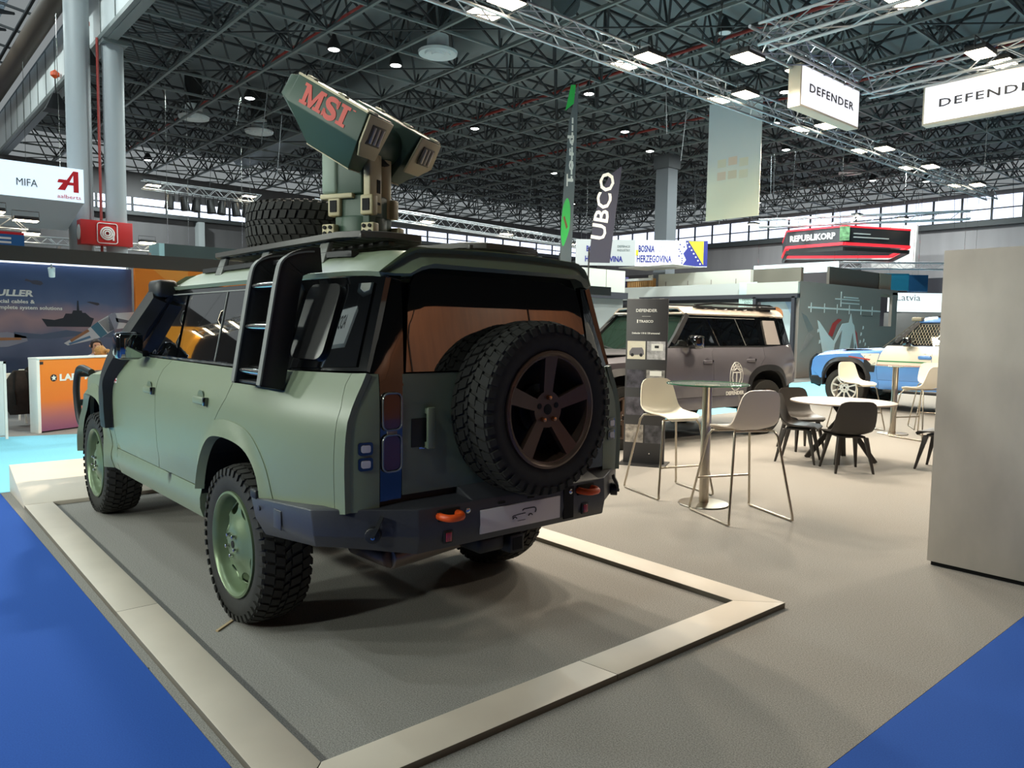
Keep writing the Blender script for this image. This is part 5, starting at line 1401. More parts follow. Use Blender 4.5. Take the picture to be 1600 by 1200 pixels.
# ---- things hanging and standing beyond, left side
ab = thing('hanging_sign', 'white light box sign with red letter A, top left', 'sign', (17.0, -1.93, 4.0))
glow2 = emit('lightbox_face_cool', 'd5e6f5', 0.75)
MB().box(0, 2.2, 0, 5.0, .47, 1.27).build('case', glow2, ab)
MB().prism([(0, .47), (2.0, .0), (2.2, .0), (2.2, .47)], 0, 5.0, Matrix(((1, 0, 0, 0), (0, 0, 1, 0), (0, 1, 0, 0), (0, 0, 0, 1)))).build('sloped_underside', mat('sign_under', 'c3d4e0', .5), ab)
text('lettering', 'MIFA', .24, mat('ink_green', '30403c', .6), ab, (-.006, 1.40, .73), (0, -1, 0), (0, 0, 1), width=.42)
RA = mat('logo_red', 'd8232f', .5)
Fa = Matrix.Translation((0, 0, 0)) @ F
def pa(name, pts, m): return MB().prism(pts, .0, .006, Matrix.Translation((0, .58, 0)) @ F).build(name, m, ab)
pa('logo_letter', [(.02, .73), (.18, .73), (.36, 1.10), (.36, .93), (.28, .93), (.22, .86), (.36, .86), (.36, .70), (.47, .70), (.47, 1.20), (.36, 1.20), (.22, .98), (.05, .98), (.02, .90), (.14, .90)], RA)
text('lettering', 'aalberts', .13, RA, ab, (-.006, .57, .54), (0, -1, 0), (0, 0, 1), width=.50)
hs = thing('fire_hose_sign', 'red box sign with white hose reel symbol on the round columns', 'sign', (18.35, -3.36, 3.62))
MB().box(0, .45, 0, 1.25, 0, .63).build('case', mat('sign_red', 'c22a2a', .45), hs, bevel=.01)
MB().tube([(-.01, .62 + x, .31 + z) for x, z in rrect(-.24, .24, -.26, .26, .06)], .012, n=4, closed=True).build('symbol_frame', K['white'], hs)
for r in (.16, .11, .06):
    MB().tube([(-.012, .62 + r * cos(2 * pi * i / 24), .31 + r * sin(2 * pi * i / 24)) for i in range(24)], .022, n=4, closed=True).build('symbol_ring', K['white'], hs)
MB().box(-.02, -.005, .455, .495, .13, .31).build('symbol_hose', K['white'], hs)
MB().cyl((-.012, .62, .31), (-.022, .62, .31), .015, n=8).build('symbol_hub', K['ink'], hs)
MB().cyl((.2, 1.25, .31), (.2, 1.256, .31), .2, n=20).build('symbol_ring', K['white'], hs)
bs = thing('blue_sign', 'small blue sign with red top edge at the left border', 'sign', (14.0, -.22, 2.96))
MB().box(0, .1, 0, 2.5, 0, .34).build('panel', mat('sign_blue', '2a6aa8', .4), bs); MB().box(-.004, .1, 0, 2.5, .34, .39).build('red_edge', mat('edge_red', 'c44', .4) if False else RA, bs)
for z, a in ((.24, .9), (.16, .8), (.06, .6)): MB().box(-.006, 0, .22, .22 + a, z, z + .04).build('text_line', K['white'], bs)
tl = thing('lighting_truss', 'thin silver truss behind the red hose sign', 'truss', (22.0, -1.0, 3.85))
truss(tl, (0, 0, 0), (0, -5.6, 0), s=.2, pitch=.2, r=.02, single=False)
tl2 = thing('lighting_truss', 'small silver truss above the blue sign at the left border', 'truss', (15.5, .6, 3.55))
truss(tl2, (0, 0, 0), (0, -1.1, 0), s=.25, pitch=.25, r=.02, single=False)
for (x, y, z), l in (((21.9, -1.55, 4.1), 'lit lamp at the left end of the thin truss'), ((21.9, -4.7, 4.1), 'lit lamp at the right end of the thin truss'), ((15.3, .15, 3.85), 'lit lamp over the blue sign, left one'), ((15.3, -.45, 3.72), 'lit lamp over the blue sign, right one')):
    flood(x, y, z, l, light=False, grp='lamps on the left trusses')
db = thing('stand_header', 'dark green stand header box with pale left end', 'header', (20.0, -7.5, 3.45))
MB().box(0, 1, 0, 2.85, 0, .50).build('panel', mat('dark_green_panel', '2c3b3a', .5), db); MB().box(-.01, 1, 2.85, 3.0, 0, .50).build('end', mat('pale_teal', '8fb4b8', .5), db)
MB().prism([(1.05, .0), (1.22, .16), (1.40, .16), (1.57, .0), (1.45, 0), (1.38, .08), (1.24, .08), (1.17, 0)], 0, .02, Matrix(((0, 0, -1, 0), (1, 0, 0, 0), (0, 1, 0, -.03), (0, 0, 0, 1)))).build('green_mark', mat('mark_green', '3a9a5e', .5), db)
# row of black stage lights
sb2 = sb = thing('lighting_truss', 'dark bar truss with a row of stage lights, left of the tyre', 'truss', (26, -5.7, 6.45))
truss(sb, (0, 0, 0), (0, -4.4, 0), s=.3, pitch=.3, r=.025, single=False)
for k in range(7):
    h = thing('stage_light', ORD[k] + ' black stage light from the left under the far truss', 'lamp', (25.8, -6.6 - .48 * k, 6.42), 0, 'stage lights')
    MB().cyl((0, 0, -.12), (-.05, .06 * (-1) ** k, -.62), .13, .17, n=14).build('body', K['black'], h, bevel=.01)
    MB().tube([(0, -.16, -.3), (0, -.16, 0), (0, .16, 0), (0, .16, -.3)], .02, n=6).build('yoke', K['black'], h)
flood(25.7, -6.0, 6.55, 'bright lamp at the left end of the stage light row', light=False, grp='lamps on the left trusses')
flood(25.7, -9.55, 6.6, 'bright lamp just left of the roof tyre', light=False, grp='lamps on the left trusses')
# loudspeakers with orange slings under the girder
for (x, y, z), l in (((19.2, -2.5, 8.6), 'black hanging horn beside the left round column'), ((24.2, -2.7, 8.5), 'black hanging horn further left under the girder')):
    h = thing('horn_speaker', l, 'loudspeaker', (x, y, z))
    MB().loft([[Vector((a * .08, b * .08, .3)) for a, b in ((-1, -1), (1, -1), (1, 1), (-1, 1))], [Vector((a * .32, b * .32, -.25)) for a, b in ((-1, -1), (1, -1), (1, 1), (-1, 1))]]).build('horn', K['black'], h)
    MB().cyl((0, 0, .3), (0, 0, 1.0), .02, n=6).build('wire', K['black'], h); MB().lathe([(0, .75), (.13, .85), (.13, .95), (0, 1.05)], 10).build('sling', K['orange'], h)

# ================================================================== FLAGS, BANNER, STANDS BEYOND (RIGHT)
def feather(name, label, pts, m, loc, face, marks):
    """flag outline in (a right, b up) on a plane facing the aisle"""
    t = thing(name, label, 'flag', loc)
    r = Vector(face).normalized(); n_ = r.cross(Vector((0, 0, 1)))
    M = basis(r, (0, 0, 1), n_, (0, 0, 0))
    MB().prism(pts, -.004, .004, M).build('cloth', m, t)
    marks(t, M)
    return t
def fl_tor(t, M):
    MB().prism([(.06, 3.15), (.17, 3.68), (.27, 3.68), (.235, 3.30)], .005, .008, M).build('green_tip', mat('flag_green', '35c45a', .5), t)
    MB().prism(smoothpoly([(.02, .6), (.04, 1.1), (.13, 1.35), (.20, 1.2), (.20, .75), (.12, .45), (.06, .35)]), .005, .008, M).build('green_patch', mat('flag_green2', '3bc65c', .5), t)
    MB().prism([(.06, .95), (.09, .98), (.16, .75), (.13, .70)], .008, .010, M).build('brown_mark', mat('flag_brown', '8a5a34', .5), t)
    r = M.to_3x3() @ Vector((1, 0, 0)); z = Vector((0, 0, 1)); n_ = M.to_3x3() @ Vector((0, 0, 1))
    text('lettering', 'Tord', .19, K['white'], t, M @ Vector((.25, 1.60, .006)), z, -r, width=1.05, sp=1.35, bold=.005)
    for k in range(9): MB().box(0, .035, -.06, .06, 0, .004, M @ Matrix.Translation((.20, 1.75 + .15 * k, .005))).build('small_print', K['white'], t)
    MB().cyl((.0, 0, -3.0), (.0, 0, .2), .015, n=6).build('pole', K['lamphousing'], t)
fr = Vector((.70, -.72, 0)) if False else Vector((-.62, -.78, 0))
feather('feather_flag', 'tall narrow grey flag with green ends beyond the car roof', [(0, 0), (.25, 0), (.30, 2.0), (.33, 3.72), (.30, 3.66), (.14, 2.9), (.06, 1.6), (.02, .8)], mat('flag_grey', '666e72', .7), (7.6, -8.93, 3.0), fr, fl_tor)
def fl_ub(t, M):
    r = M.to_3x3() @ Vector((1, 0, 0)); z = (Vector((0, 0, 1)) + r * .14).normalized()
    text('lettering', 'UBCO', .40, K['white'], t, M @ Vector((.30, .42, .006)), z, (-r + Vector((0, 0, .14))), width=1.32, bold=.008)
    MB().cyl((0, 0, -3.0), (0, 0, .3), .015, n=6).build('pole', K['lamphousing'], t)
feather('feather_flag', 'dark blue-grey curved flag with white lettering', [(0, 0), (.42, 0), (.50, .8), (.62, 1.9), (.38, 1.72), (.20, 1.35), (.06, .7)], mat('flag_navy', '343648', .7), (6.48, -8.64, 2.92), fr, fl_ub)
bn = thing('hanging_banner', 'tall pale hanging banner below the long truss', 'banner', (5.10, -12.5, 4.12))
MB().box(0, 1.35, -.006, .006, 0, 2.63).build('cloth', grad('banner_print', [(0, 'f6f0d2'), (.35, 'f3efd8'), (.6, 'dcdfdc'), (1, 'c6d2d8')], 0, 2.63, .7), bn)
for (a, b, c) in ((.30, 1.12, 'e3ddc6'), (.58, 1.18, 'e6cfba'), (.86, 1.16, 'e3ddc6'), (.30, .86, 'e9e2c8'), (.58, .88, 'e6d8be'), (.86, .88, 'e8d2bc')):
    MB().box(a, a + .22, .006, .008, b, b + .18).build('faded_mark', mat('fade' + c, c, .7), bn)
MB().cyl((0, 0, 2.63), (1.35, 0, 2.63), .02, n=8).build('top_tube', K['alu'], bn)
for x in (.1, 1.25): MB().cyl((x, 0, 2.63), (x, 0, 4.9), .006, n=4).build('wire', K['chrome'], bn)

# grey booth with logos
bo = thing('exhibition_booth', 'grey booth wall with white line logos and splash emblem', 'booth', (9.4, -22.4, 0))
GB = mat('booth_grey', '998c82', .55); GBD = mat('booth_dark', '3b3a40', .5); WH = mat('booth_offwhite', 'd6d3c6', .55); LIN = mat('booth_print_white', 'eceae4', .5)
MB().box(0, .12, -6.5, 0, 0, 3.38).box(0, .12, -8.1, -6.5, 3.2, 3.40).box(0, .12, -8.1, -7.6, 0, 3.3).box(0, .12, -7.6, -6.5, 0, 1.9).build('logo_wall', GB, bo)
def lw(name, y0, y1, z0, z1, m=LIN): MB().box(-.012, 0, min(y0, y1), max(y0, y1), z0, z1).build(name, m, bo)
lw('line_logo', -3.12, -3.06, 2.58, 3.14); lw('line_logo', -2.62, -4.6, 2.84, 2.88); lw('line_logo', -3.1, -4.6, 2.70, 2.745); lw('line_logo', -3.3, -4.5, 2.92, 2.97)
for k in range(6):
    y = -.85 - .98 * k; lw('line_logo', y - .02, y + .02, 2.32, 2.66); lw('line_logo', y + .2, y - .75, 2.46, 2.52)
lw('line_logo', -4.9, -5.8, 2.27, 2.285, K['ink'])
Fb = Matrix(((0, 0, -1, -.012), (-1, 0, 0, 0), (0, 1, 0, 0), (0, 0, 0, 1)))
def pb(pts, m, off=0.0): MB().prism(pts, off, off + .01, Fb).build('splash_emblem', m, bo)
pb([(2.2, 1.55), (2.5, 1.95), (2.9, 2.12), (3.2, 2.1), (2.8, 1.9), (2.5, 1.45)], mat('emblem_red', 'c93a34', .5)); pb([(3.9, 2.0), (4.5, 1.6), (4.7, .9), (4.5, .9), (4.2, 1.5)], mat('emblem_red2', 'c93a34', .5))
pb([(1.3, 2.05), (1.45, 2.0), (2.2, 1.5), (2.6, 1.3), (3.2, 1.95), (3.75, 2.0), (3.9, 2.35), (4.05, 2.0), (4.2, 1.9), (4.5, 1.2), (4.9, .5), (2.0, .4), (1.7, 1.1)], LIN, .01)
pb([(2.5, .5), (2.7, 1.2), (3.0, 1.5), (3.2, 1.7), (3.1, 1.2), (2.9, .6)], GB, .02); pb([(3.9, 1.0), (4.1, 1.6), (4.25, 1.1), (4.1, .6)], GB, .02); pb([(4.3, .6), (4.35, 1.2), (4.5, .8)], mat('emblem_dark', '33333a', .5), .02)
for a, b in ((1.35, 1.6), (4.8, 1.5), (4.95, 1.75), (5.2, 1.1), (5.5, .95), (1.5, 1.2), (4.75, 1.2), (5.05, 1.25)): pb([(a, b), (a + .1, b + .02), (a + .12, b + .12), (a + .03, b + .14)], LIN)
for k in range(5):
    for (z0, z1, ya, yb) in ((.9, 1.6, .2, .75), (1.6, 2.3, .75, .2)):
        MB().tube([(-.01, -(ya + .08 * k), z0 + .03 * k), (-.01, -(yb + .08 * k), z1 - .03 * k)], .008, n=4).build('chevron_line', mat('chev', '8d8b8a', .5), bo)
# side of the booth
MB().box(.0, 2.0, -.02, .12, 2.93, 3.36).build('side_fascia', WH, bo); MB().box(.0, 7.0, -.05, .14, 2.80, 2.95).build('side_beam', GBD, bo)
MB().box(.10, .22, .0, .14, 0, 2.85).box(1.60, 1.72, 0, .14, 0, 2.85).build('door_post', GBD, bo)
MB().box(.2, 1.65, -.4, -.3, 0, 2.8).build('poster_wall', grad('pale_poster', [(0, 'b4dbe6'), (.5, 'd9e4e0'), (1, 'cfe0e4')], 0, 2.8), bo)
MB().prism([(.28, 2.8), (.75, 2.8), (.28, 1.9)], 0, .01, Matrix(((1, 0, 0, 0), (0, 0, -1, -.29), (0, 1, 0, 0), (0, 0, 0, 1)))).build('poster_ray', mat('ray', 'a9c3da', .5), bo)
MB().cyl((1.05, -.30, 2.2), (1.05, -.28, 2.2), .30, n=24).build('orange_ball', mat('ball_orange', 'ef9a62', .5), bo)
wb = thing('white_fascia', 'long white stand fascia above the grey car', 'fascia', (11.4, -22.6, 0))
MB().box(0, 6.2, 0, .15, 2.85, 3.38).build('lower_board', mat('fascia_white', 'cfcfc8', .55), wb); MB().box(.3, 4.6, -.6, -.4, 3.28, 3.92).build('upper_board', WH, wb)
MB().box(-1.7, 6.8, -.02, .05, 2.68, 2.85).build('dark_beam', GBD, wb); MB().box(0, 6.0, -.3, -.2, 0, 2.7).build('pale_wall', WH, wb)
for k in range(4): MB().box(.9 + 1.1 * k, .93 + 1.1 * k, -.40, -.39, 3.28, 3.6).build('joint', GB, wb)
vb = thing('slatted_box', 'purple post and slatted wooden box above the white fascia', 'box', (16.3, -22.8, 3.3))
MB().box(1.15, 1.55, 0, .3, 0, .55).build('purple_post', mat('purple', '55508a', .5), vb); MB().box(-.25, 1.15, -.1, .1, 0, .45).build('wood_back', mat('wood_orange', 'c08a50', .6), vb)
for k in range(12): MB().box(-.15 + .1 * k, -.10 + .1 * k, .1, .14, 0, .34).build('slat', mat('wood_pale', 'd2a468', .6) if k == 0 else bpy.data.materials['wood_pale'], vb)
MB().box(-.25, 1.15, .1, .2, .36, .46).build('white_rail', K['white'], vb)
pt = thing('mint_sign', 'pale mint sign with small black text before the white fascia', 'sign', (11.0, -22.35, 2.45))
MB().box(0, .72, 0, .06, 0, .94).build('panel', mat('mint', 'cfe6dc', .5), pt, bevel=.02)
for z, s_ in ((.36, 'PARIS'), (.25, 'DEFENCE'), (.14, 'EXPO &'), (.03, 'FORUM')):
    text('lettering', 'THIS' if s_ == 'PARIS' else s_, .12, mat('mint_ink', '4a5a58', .6), pt, (.06, .0605, z + .02), (-1, 0, 0), (0, 0, 1), align='RIGHT')
# white container walls left of it
gb = thing('exhibition_stand', 'white panel stand beyond the grey car bonnet', 'stand', (14.5, -16.0, 0))
MB().box(.03, 5.0, -3.15, 0, 2.95, 3.75).build('upper_frame', GB, gb)
for k in range(3): MB().box(0, .03, -1.05 * k - 1.03, -1.05 * k - .02, 2.95, 3.75).build('panel', WH, gb)
MB().box(-.1, 5.0, -3.2, .1, 2.72, 2.95).build('dark_beam', GBD, gb); MB().box(.1, 5, -3.15, 0, 0, 2.72).build('wall', mat('stand_grey', '9a9a96', .6), gb)
# national pavilion header
bh = thing('pavilion_header', 'white corner header with blue lettering and yellow blue flag design', 'header', (15.7, -21.1, 4.15))
PW = emit('header_white', 'e9e8f2', .55); PB = mat('header_blue', '2b2f80', .5); PY = mat('header_yellow', 'e3c52c', .5)
dl = Vector((17.29 - 15.75, -19.36 + 21.15, 0)); dr = Vector((13.86 - 15.75, -23.29 + 21.15, 0))
for d_, m_, L in ((dl, mat('header_side', 'b9b9b8', .55), 2.36), (dr, PW, 2.86)):
    d_ = d_.normalized(); n_ = d_.cross(Vector((0, 0, 1)))
    M = basis(d_, n_, (0, 0, 1), (0, 0, 0))
    sgn = 1 if n_.dot(Vector((-1, 1, 0))) < 0 else -1
    MB().box(0, L, min(0, .1 * sgn), max(0, .1 * sgn), -.02, 1.0, M).build('panel', m_, bh)
    xa = d_ if d_ is not dl.normalized() and L > 2.5 else -d_
    off = -n_ * .008 * sgn
    if L > 2.5:
        text('lettering', 'BOSNIA', .36, PB, bh, d_ * .12 + off + Vector((0, 0, .54)), d_, (0, 0, 1), bold=.016, width=.64)
        text('lettering', 'HERZEGOVINA', .38, PB, bh, d_ * .06 + off + Vector((0, 0, .14)), d_, (0, 0, 1), bold=.012, width=1.38)
        text('lettering', 'DEFENCE', .12, mat('hdr_grey', '77777f', .5), bh, d_ * .88 + off + Vector((0, 0, .70)), d_, (0, 0, 1), width=.42)
        text('lettering', 'INDUSTRY', .12, bpy.data.materials['hdr_grey'], bh, d_ * .88 + off + Vector((0, 0, .55)), d_, (0, 0, 1), width=.42)
        MB().box(.02, .12, -.02, .0, .38, .62, Matrix.Translation(off) @ M).build('yellow_bar', PY, bh)
        Mf = Matrix.Translation(off) @ basis(d_, (0, 0, 1), d_.cross(Vector((0, 0, 1))), (0, 0, 0))
        MB().prism([(1.85, 0), (2.86, 0), (2.86, 1.0), (1.98, 1.0), (2.05, .7), (1.90, .5), (2.02, .25)], 0, .005 * 1, Mf).build('flag_field', PB, bh)
        MB().prism([(2.10, .98), (2.70, .98), (2.70, .06)], .006, .012, Mf).build('flag_triangle', PY, bh)
        for k in range(7):
            a = 2.05 + .088 * k; b = .90 - .135 * k
            MB().cyl(Mf @ Vector((a, b, .006)), Mf @ Vector((a, b, .014)), .035, n=5).build('flag_star', K['white'], bh)
        for k in range(9):
            a = 1.70 + random.random() * .25; b = .1 + .09 * k; MB().box(a, a + .06, -.0, .006, b, b + .05, Mf @ Matrix(((1, 0, 0, 0), (0, 0, 1, 0), (0, 1, 0, 0), (0, 0, 0, 1)))).build('confetti', PB, bh)
    else:
        text('lettering', 'BOSNIA', .30, PB, bh, d_ * 1.95 + off + Vector((0, 0, .54)), -d_, (0, 0, 1), bold=.012, width=.70)
        text('lettering', 'HERZEGOVINA', .30, PB, bh, d_ * 2.0 + off + Vector((0, 0, .14)), -d_, (0, 0, 1), bold=.012, width=1.5)
        text('lettering', 'DEFENCE', .12, bpy.data.materials['mint_ink'], bh, d_ * .72 + off + Vector((0, 0, .70)), -d_, (0, 0, 1), width=.5)
        text('lettering', 'INDUSTRY', .12, bpy.data.materials['mint_ink'], bh, d_ * .72 + off + Vector((0, 0, .55)), -d_, (0, 0, 1), width=.5)
MB().box(-1.6, 1.2, -2.2, -.4, -.02, .0).build('pavilion_roof', WH, bh)
MB().box(-1.2, .5, -5.4, -4.4, -4.16, 0).build('pavilion_core', WH, bh)

# red ring sign
rr = thing('ring_sign', 'black and red hanging ring sign with white lettering', 'sign', (10.33, -27.45, 4.9))
RE = emit('red_glow', 'f0303c', .9); BK = mat('ring_black', '3c3c40', .5)
P0 = Vector((0, 0, 0)); PL = Vector((2.42, 0, 0)); PR_ = Vector((-1.33, -2.86, 0)); BK_ = Vector((2.2, -3.6, 0))
loop = [P0, PL, PL + BK_, PR_ + BK_, PR_]
for i in range(5):
    a, b = loop[i], loop[(i + 1) % 5]; d_ = (b - a); L = d_.length; d_.normalize(); n_ = d_.cross(Vector((0, 0, 1)))
    M = basis(d_, n_, (0, 0, 1), a)
    MB().box(0, L, -.05, .05, .30, .92, M).build('black_panel', BK, rr); MB().box(0, L, -.07, .07, .90, .97, M).box(0, L, -.08, .08, .20, .30, M).build('red_edge', RE, rr)
    MB().box(0, L, -.05, .05, -.02, .12, M).build('lower_rail', K['lamphousing'], rr)
d_ = PL.normalized(); o_ = d_.cross(Vector((0, 0, 1))); o_ = o_ if o_.dot(Vector((-1, 2, 0))) > 0 else -o_
text('lettering', 'REPUBLIKORP', .34, K['white'], rr, PL * .95 + o_ * .06 + Vector((0, 0, .48)), -d_, (0, 0, 1), bold=.012, width=1.95)
for z, L in ((.66, .8), (.52, 1.7)):
    d2 = PR_.normalized(); MB().tube([PR_ * .12 + Vector((-.07, .03, z)), PR_ * .12 + d2 * L + Vector((-.07, .03, z))], .03, n=4).build('text_line', K['white'], rr)
MB().box(-.18, .18, -.02, .02, .36, .92, basis((-.87, -.5, 0), (-.5, .87, 0), (0, 0, 1), (-.05, .07, 0))).build('mascot_patch', mat('patch_green_red', '7fae7c', .5, noise=.6, scale=6), rr)
tr = thing('lighting_truss', 'silver truss above the red ring sign', 'truss', (13.6, -26.6, 6.0))
truss(tr, (0, 0, 0), (-7.0, -3.2, 0), s=.3, pitch=.35, r=.03, single=False)
tr2 = thing('lighting_truss', 'silver truss high between the launcher and the green flag', 'truss', (18.0, -8.6, 5.2))
truss(tr2, (0, 0, 0), (2.0, -16, 0), s=.32, pitch=.4, r=.03, single=False)
for k in range(4):
    flood(17.95 + .6 * k, -8.9 - 4.2 * k, 5.3, ORD[k] + ' lit lamp from the left on the truss right of the launcher', light=False, grp='lamps on the far truss')
for (x, y, z), l in (((13.0, -25.2, 5.9), 'bright lamp left above the red ring sign'), ((10.2, -28.2, 6.3), 'bright lamp above the middle of the red ring sign'), ((9.0, -29.6, 6.2), 'bright lamp above the right of the red ring sign')):
    flood(x, y, z, l, light=False, grp='lamps above the red ring sign')

# far right: teal sign, white sign, booths
te = thing('hanging_sign', 'teal blue hanging sign at far right', 'sign', (11.1, -32.5, 3.45))
TE = mat('teal', '2c86a8', .4); TE2 = mat('teal_dark', '2a5f8c', .4)
dt = Vector((-1.52, -1.66, 0)).normalized()
MB().box(-1.2, 1.35, -.06, .06, .10, .85, basis(dt, dt.cross(Vector((0, 0, 1))), (0, 0, 1), (0, 0, 0))).build('panel', TE, te); MB().box(1.36, 2.2, -.06, .06, .05, .8, basis(dt, dt.cross(Vector((0, 0, 1))), (0, 0, 1), (0, 0, 0))).build('panel', TE2, te)
text('lettering', 'estonia', .30, K['white'], te, -dt * 1.1 + Vector((-.05, .05, .25)) + Vector((-.05, .05, 0)), dt, (0, 0, 1), width=1.0)
lv = thing('hanging_sign', 'white sign with thin grey country lettering at far right', 'sign', (10.6, -33.2, 2.6))
MB().box(-.3, 3.6, -.06, .06, 0, .85, basis(dt, dt.cross(Vector((0, 0, 1))), (0, 0, 1), (0, 0, 0))).build('panel', emit('white_glow', 'eaf6f8', .9), lv)
text('lettering', 'Latvia', .42, mat('thin_grey', '8b9496', .5), lv, Vector((-.07, .07, .50)), dt, (0, 0, 1), width=1.05)
MB().box(1.25, 1.65, -.08, -.06, .52, .55, basis(dt, dt.cross(Vector((0, 0, 1))), (0, 0, 1), (0, 0, 0))).build('red_dash', RA, lv)
trt = thing('lighting_truss', 'silver truss above the teal sign', 'truss', (12.2, -31.2, 4.5))
truss(trt, (0, 0, 0), (-4.4, -4.8, 0), s=.28, pitch=.35, r=.03, single=False)
bx = thing('stand_block', 'dark taupe stand block above the grey booth', 'stand', (9.6, -29.1, 0))
MB().box(0, .1, 0, 4.2, 3.3, 4.05).build('front', mat('taupe', '5b544c', .6), bx); MB().box(-.02, 2, -.02, 0.0, 3.2, 4.05).box(-.03, 0, -1.1, 0, 3.1, 4.05).build('end', mat('beige_end', 'a29683', .6), bx)
cg = thing('stand_block', 'grey stand block behind the roof of the blue car', 'stand', (8.6, -33.0, 0))
MB().box(0, 2.5, -5, -.3, 0, 2.55).build('block', mat('mid_grey', '7c7a78', .6), cg, bevel=.01)
tb = tag(MB().box(12.0, 20, -27.5, -27.3, 3.0, 4.3).build('stand_wall', mat('olive_taupe', '6f6a5e', .6)), 'olive taupe stand wall behind the white fascia', 'stand')
for k in range(5):   # bright stand interiors under the ring sign
    pass
lp_ = tag(MB().box(0, 4.2, 0, .1, 0, .45).build('stand_lamp_row', emit('panel_glow', 'dff2f6', .9), loc=(12.2, -31, 4.35)), 'row of bright white stand lights below the red ring sign', 'light panel')
hang(lp_, ((.2, .05, .45), (4, .05, .45)))
tag(MB().box(16, 36.5, -41.6, -41.2, 0, 5.6).build('curtain', mat('far_curtain', '4b4648', .8)), 'dark grey curtain along the far right hall wall', 'curtain')
tag(MB().box(2, 16, -41.6, -41.2, 0, 4.6).build('curtain', mat('far_dark', '26242c', .8)), 'near black curtain behind the teal sign', 'curtain')
tag(MB().box(12.0, 14.2, -39.0, -38.8, 5.0, 7.2).build('stand_wall', mat('pale_header', '9c9795', .6)), 'pale hall wall panel right of the red ring sign', 'wall panel')

for t_, pts_ in ((ab, ((.5, .4, 1.27), (.5, 3, 1.27))), (hs, ()), (tl, ((0, -.5, .2), (0, -5, .2))), (db, ((.5, .3, .5), (.5, 2.6, .5))), (sb2, ((0, -.5, .3), (0, -4, .3))), (rr, ((2.0, -.05, .97), (.2, -.05, .97), (-1.2, -2.6, .97))), (tr, ((-.5, -.2, .3), (-6, -2.75, .3))), (tr2, ((.2, -1, .32), (1.8, -14, .32))), (te, ((-.3, -.33, .85), (-1.2, -1.3, .8))), (lv, ((-.5, -.5, .85), (-2, -2.2, .85))), (trt, ((-.5, -.5, .28), (-4, -4.4, .28)))):
    hang(t_, pts_)
# ================================================================== BEHIND THE CAMERA (seen only as reflections)
bw = tag(MB().box(-9.6, -9.4, -18, 1.0, 0, 4.1).build('wood_wall', mat('brown_wood', '7d4c2c', .5, noise=.15, scale=2, stretch=(1, 6, .6))), 'brown wooden stand wall behind the camera', 'wall panel')
for k in range(6): MB().box(-9.42, -9.37, -17 + 3 * k - .01, -17 + 3 * k + .01, 0, 4.1).build('joint', K['deep'], bw)
for k, (x, y) in enumerate(((-7.6, -1.5), (-7.6, -5.0), (-7.6, -8.5))):
    flood(x, y, 4.9, 'floodlight over the brown wall behind the camera, number ' + ('one', 'two', 'three')[k], tilt=(0, .9), power=75, grp='lamps behind the camera')
ad = thing('hanging_sign', 'white hanging sign left of the picture, seen mirrored in the rear side window', 'sign', (8.6, 9.0, 5.85))
MB().box(0, 2.3, 0, .2, 0, .95).build('case', mat('addev_white', 'dcdcd6', .5), ad); text('lettering', 'ADDEV', .5, K['ink'], ad, (1.15, -.004, .42), (1, 0, 0), (0, 0, 1), align='CENTER', width=1.2, bold=.01)
gbn = thing('round_banner', 'grey round banner left of the picture, seen mirrored in the rear side window', 'banner', (11.9, 9.3, 5.2))
MB().prism(smoothpoly([(-1.3, 0), (1.3, 0), (1.5, 1.4), (.7, 2.6), (-.7, 2.6), (-1.5, 1.4)]), -.03, .03, Matrix(((1, 0, 0, 0), (0, 0, -1, 0), (0, 1, 0, 0), (0, 0, 0, 1)))).build('cloth', mat('banner_grey', '8d97a8', .7), gbn)
text('lettering', 'muller', .6, K['ink'], gbn, (0, -.035, 1.6), (1, 0, 0), (0, 0, 1), align='CENTER', width=1.8)
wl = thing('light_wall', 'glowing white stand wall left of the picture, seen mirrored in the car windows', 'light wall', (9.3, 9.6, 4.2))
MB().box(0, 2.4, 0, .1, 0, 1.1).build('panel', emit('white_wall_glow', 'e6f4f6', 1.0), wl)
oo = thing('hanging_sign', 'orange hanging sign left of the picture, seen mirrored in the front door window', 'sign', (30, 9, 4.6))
MB().box(0, 6, 0, .2, 0, 2.6).build('panel', emit('orange_lit', 'd8912c', .55), oo); MB().box(.6, 5.2, -.01, 0, .9, 1.5).build('pale_band', emit('pale_lit', 'd4ecf0', .9), oo)
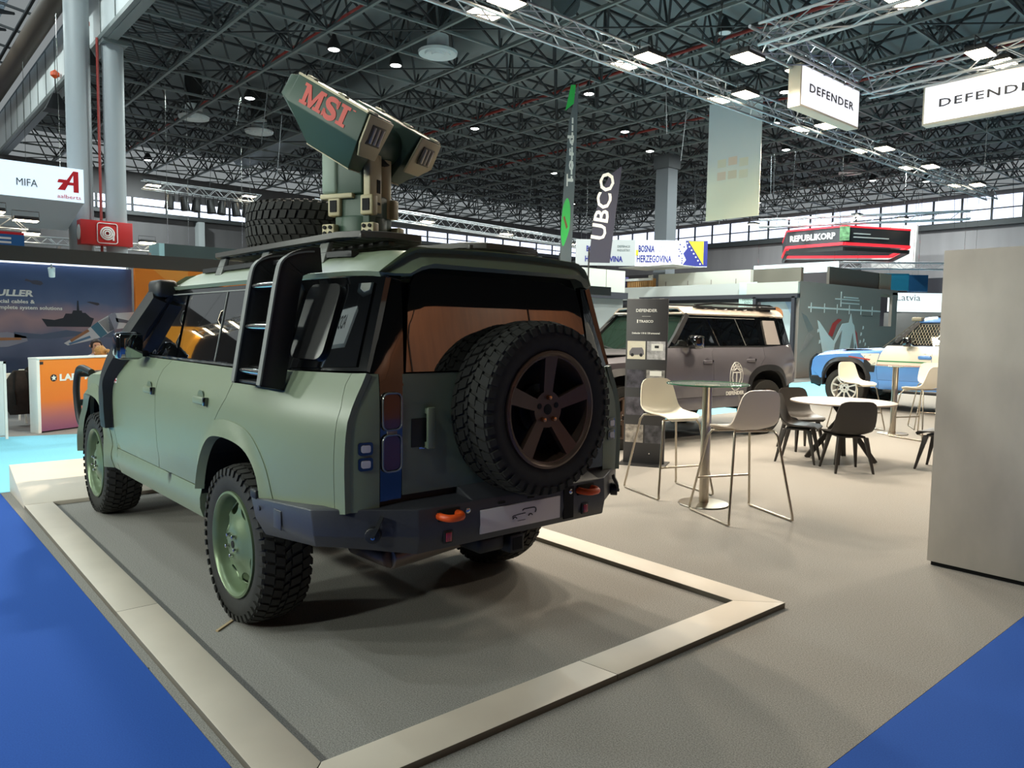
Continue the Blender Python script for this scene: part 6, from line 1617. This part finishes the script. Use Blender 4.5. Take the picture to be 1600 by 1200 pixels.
for k, (x, y, z) in enumerate(((-1.5, 7.5, 3.9), (1.5, 8.0, 4.2), (4.5, 8.0, 4.2), (7.5, 7.5, 4.0))):
    flood(x, y, z, ORD[k] + ' added fill spotlight from the back on the opposite stand, mirrored in the car side', light=False, grp='lamps left of the picture')
    l = bpy.data.lights.new('side_fill_beam', 'AREA'); l.shape = 'DISK'; l.size = .5; l.energy = 110; l.color = (.93, 1.0, .90); l.spread = radians(130)  # added low light aimed at the car to brighten its left side
    o = bpy.data.objects.new('side_fill_beam', l); COL.objects.link(o); o.parent = bpy.data.objects[[q.name for q in COL.objects if q.name.startswith('flood_light') and '_beam' not in q.name][-1]]
    o.matrix_basis = Vector((0, 0, -.01)).to_track_quat('Z', 'Y').to_matrix().to_4x4(); o.rotation_euler = (Vector((1.5, .9, .9)) - Vector((x, y, z))).to_track_quat('-Z', 'Y').to_euler(); o.location = (0, 0, -.02)
hang(ad, ((.3, .1, .95), (2.0, .1, .95)), 13.5)
tt9 = thing('lighting_truss', 'truss left of the picture, seen mirrored in the rear door window', 'truss', (21, 8, 6.9))
truss(tt9, (0, 0, 0), (12, 1.5, 0), s=.3, pitch=.4, r=.03, single=False)
hang(tt9, ((.5, .06, .3), (11, 1.38, .3)), 13.5)
for k in range(6): flood(22 + 2 * k, 8 + .25 * k, 6.8, ORD[k] + ' lamp on the truss mirrored in the rear door window', light=False, grp='lamps left of the picture')

# fit lettering to its width and turn it into meshes
bpy.context.view_layer.update()
for o, wd in FIT:
    xs_ = [c[0] for c in o.bound_box]; L = max(xs_) - min(xs_)
    if L > 1e-6: o.matrix_basis = o.matrix_basis @ Matrix.Diagonal((wd / L, 1, 1, 1))
dg = bpy.context.evaluated_depsgraph_get()
fonts = [o for o in COL.objects if o.type == 'FONT']
meshes = [bpy.data.meshes.new_from_object(o.evaluated_get(dg)) for o in fonts]
for o, me in zip(fonts, meshes):
    nm = o.name
    if o.data.body in ('UBCO', 'Tord', 'MIFA'):            # large enough for each letter to be a part of its own
        xs_ = sorted((min(me.vertices[i].co.x for i in p.vertices), max(me.vertices[i].co.x for i in p.vertices)) for p in me.polygons)
        iv = []
        for a, b in xs_:
            if iv and a <= iv[-1][1] + 1e-5: iv[-1][1] = max(iv[-1][1], b)
            else: iv.append([a, b])
        for a, b in iv:
            m = me.copy(); bm = bmesh.new(); bm.from_mesh(m)
            bmesh.ops.delete(bm, geom=[v for v in bm.verts if not a - 1e-5 <= v.co.x <= b + 1e-5], context='VERTS')
            bm.to_mesh(m); bm.free(); put('letter', m, o.parent, M=o.matrix_basis.copy())
        bpy.data.objects.remove(o); continue
    n = put('tmp_text', me, o.parent, M=o.matrix_basis.copy())
    bpy.data.objects.remove(o); n.name = nm
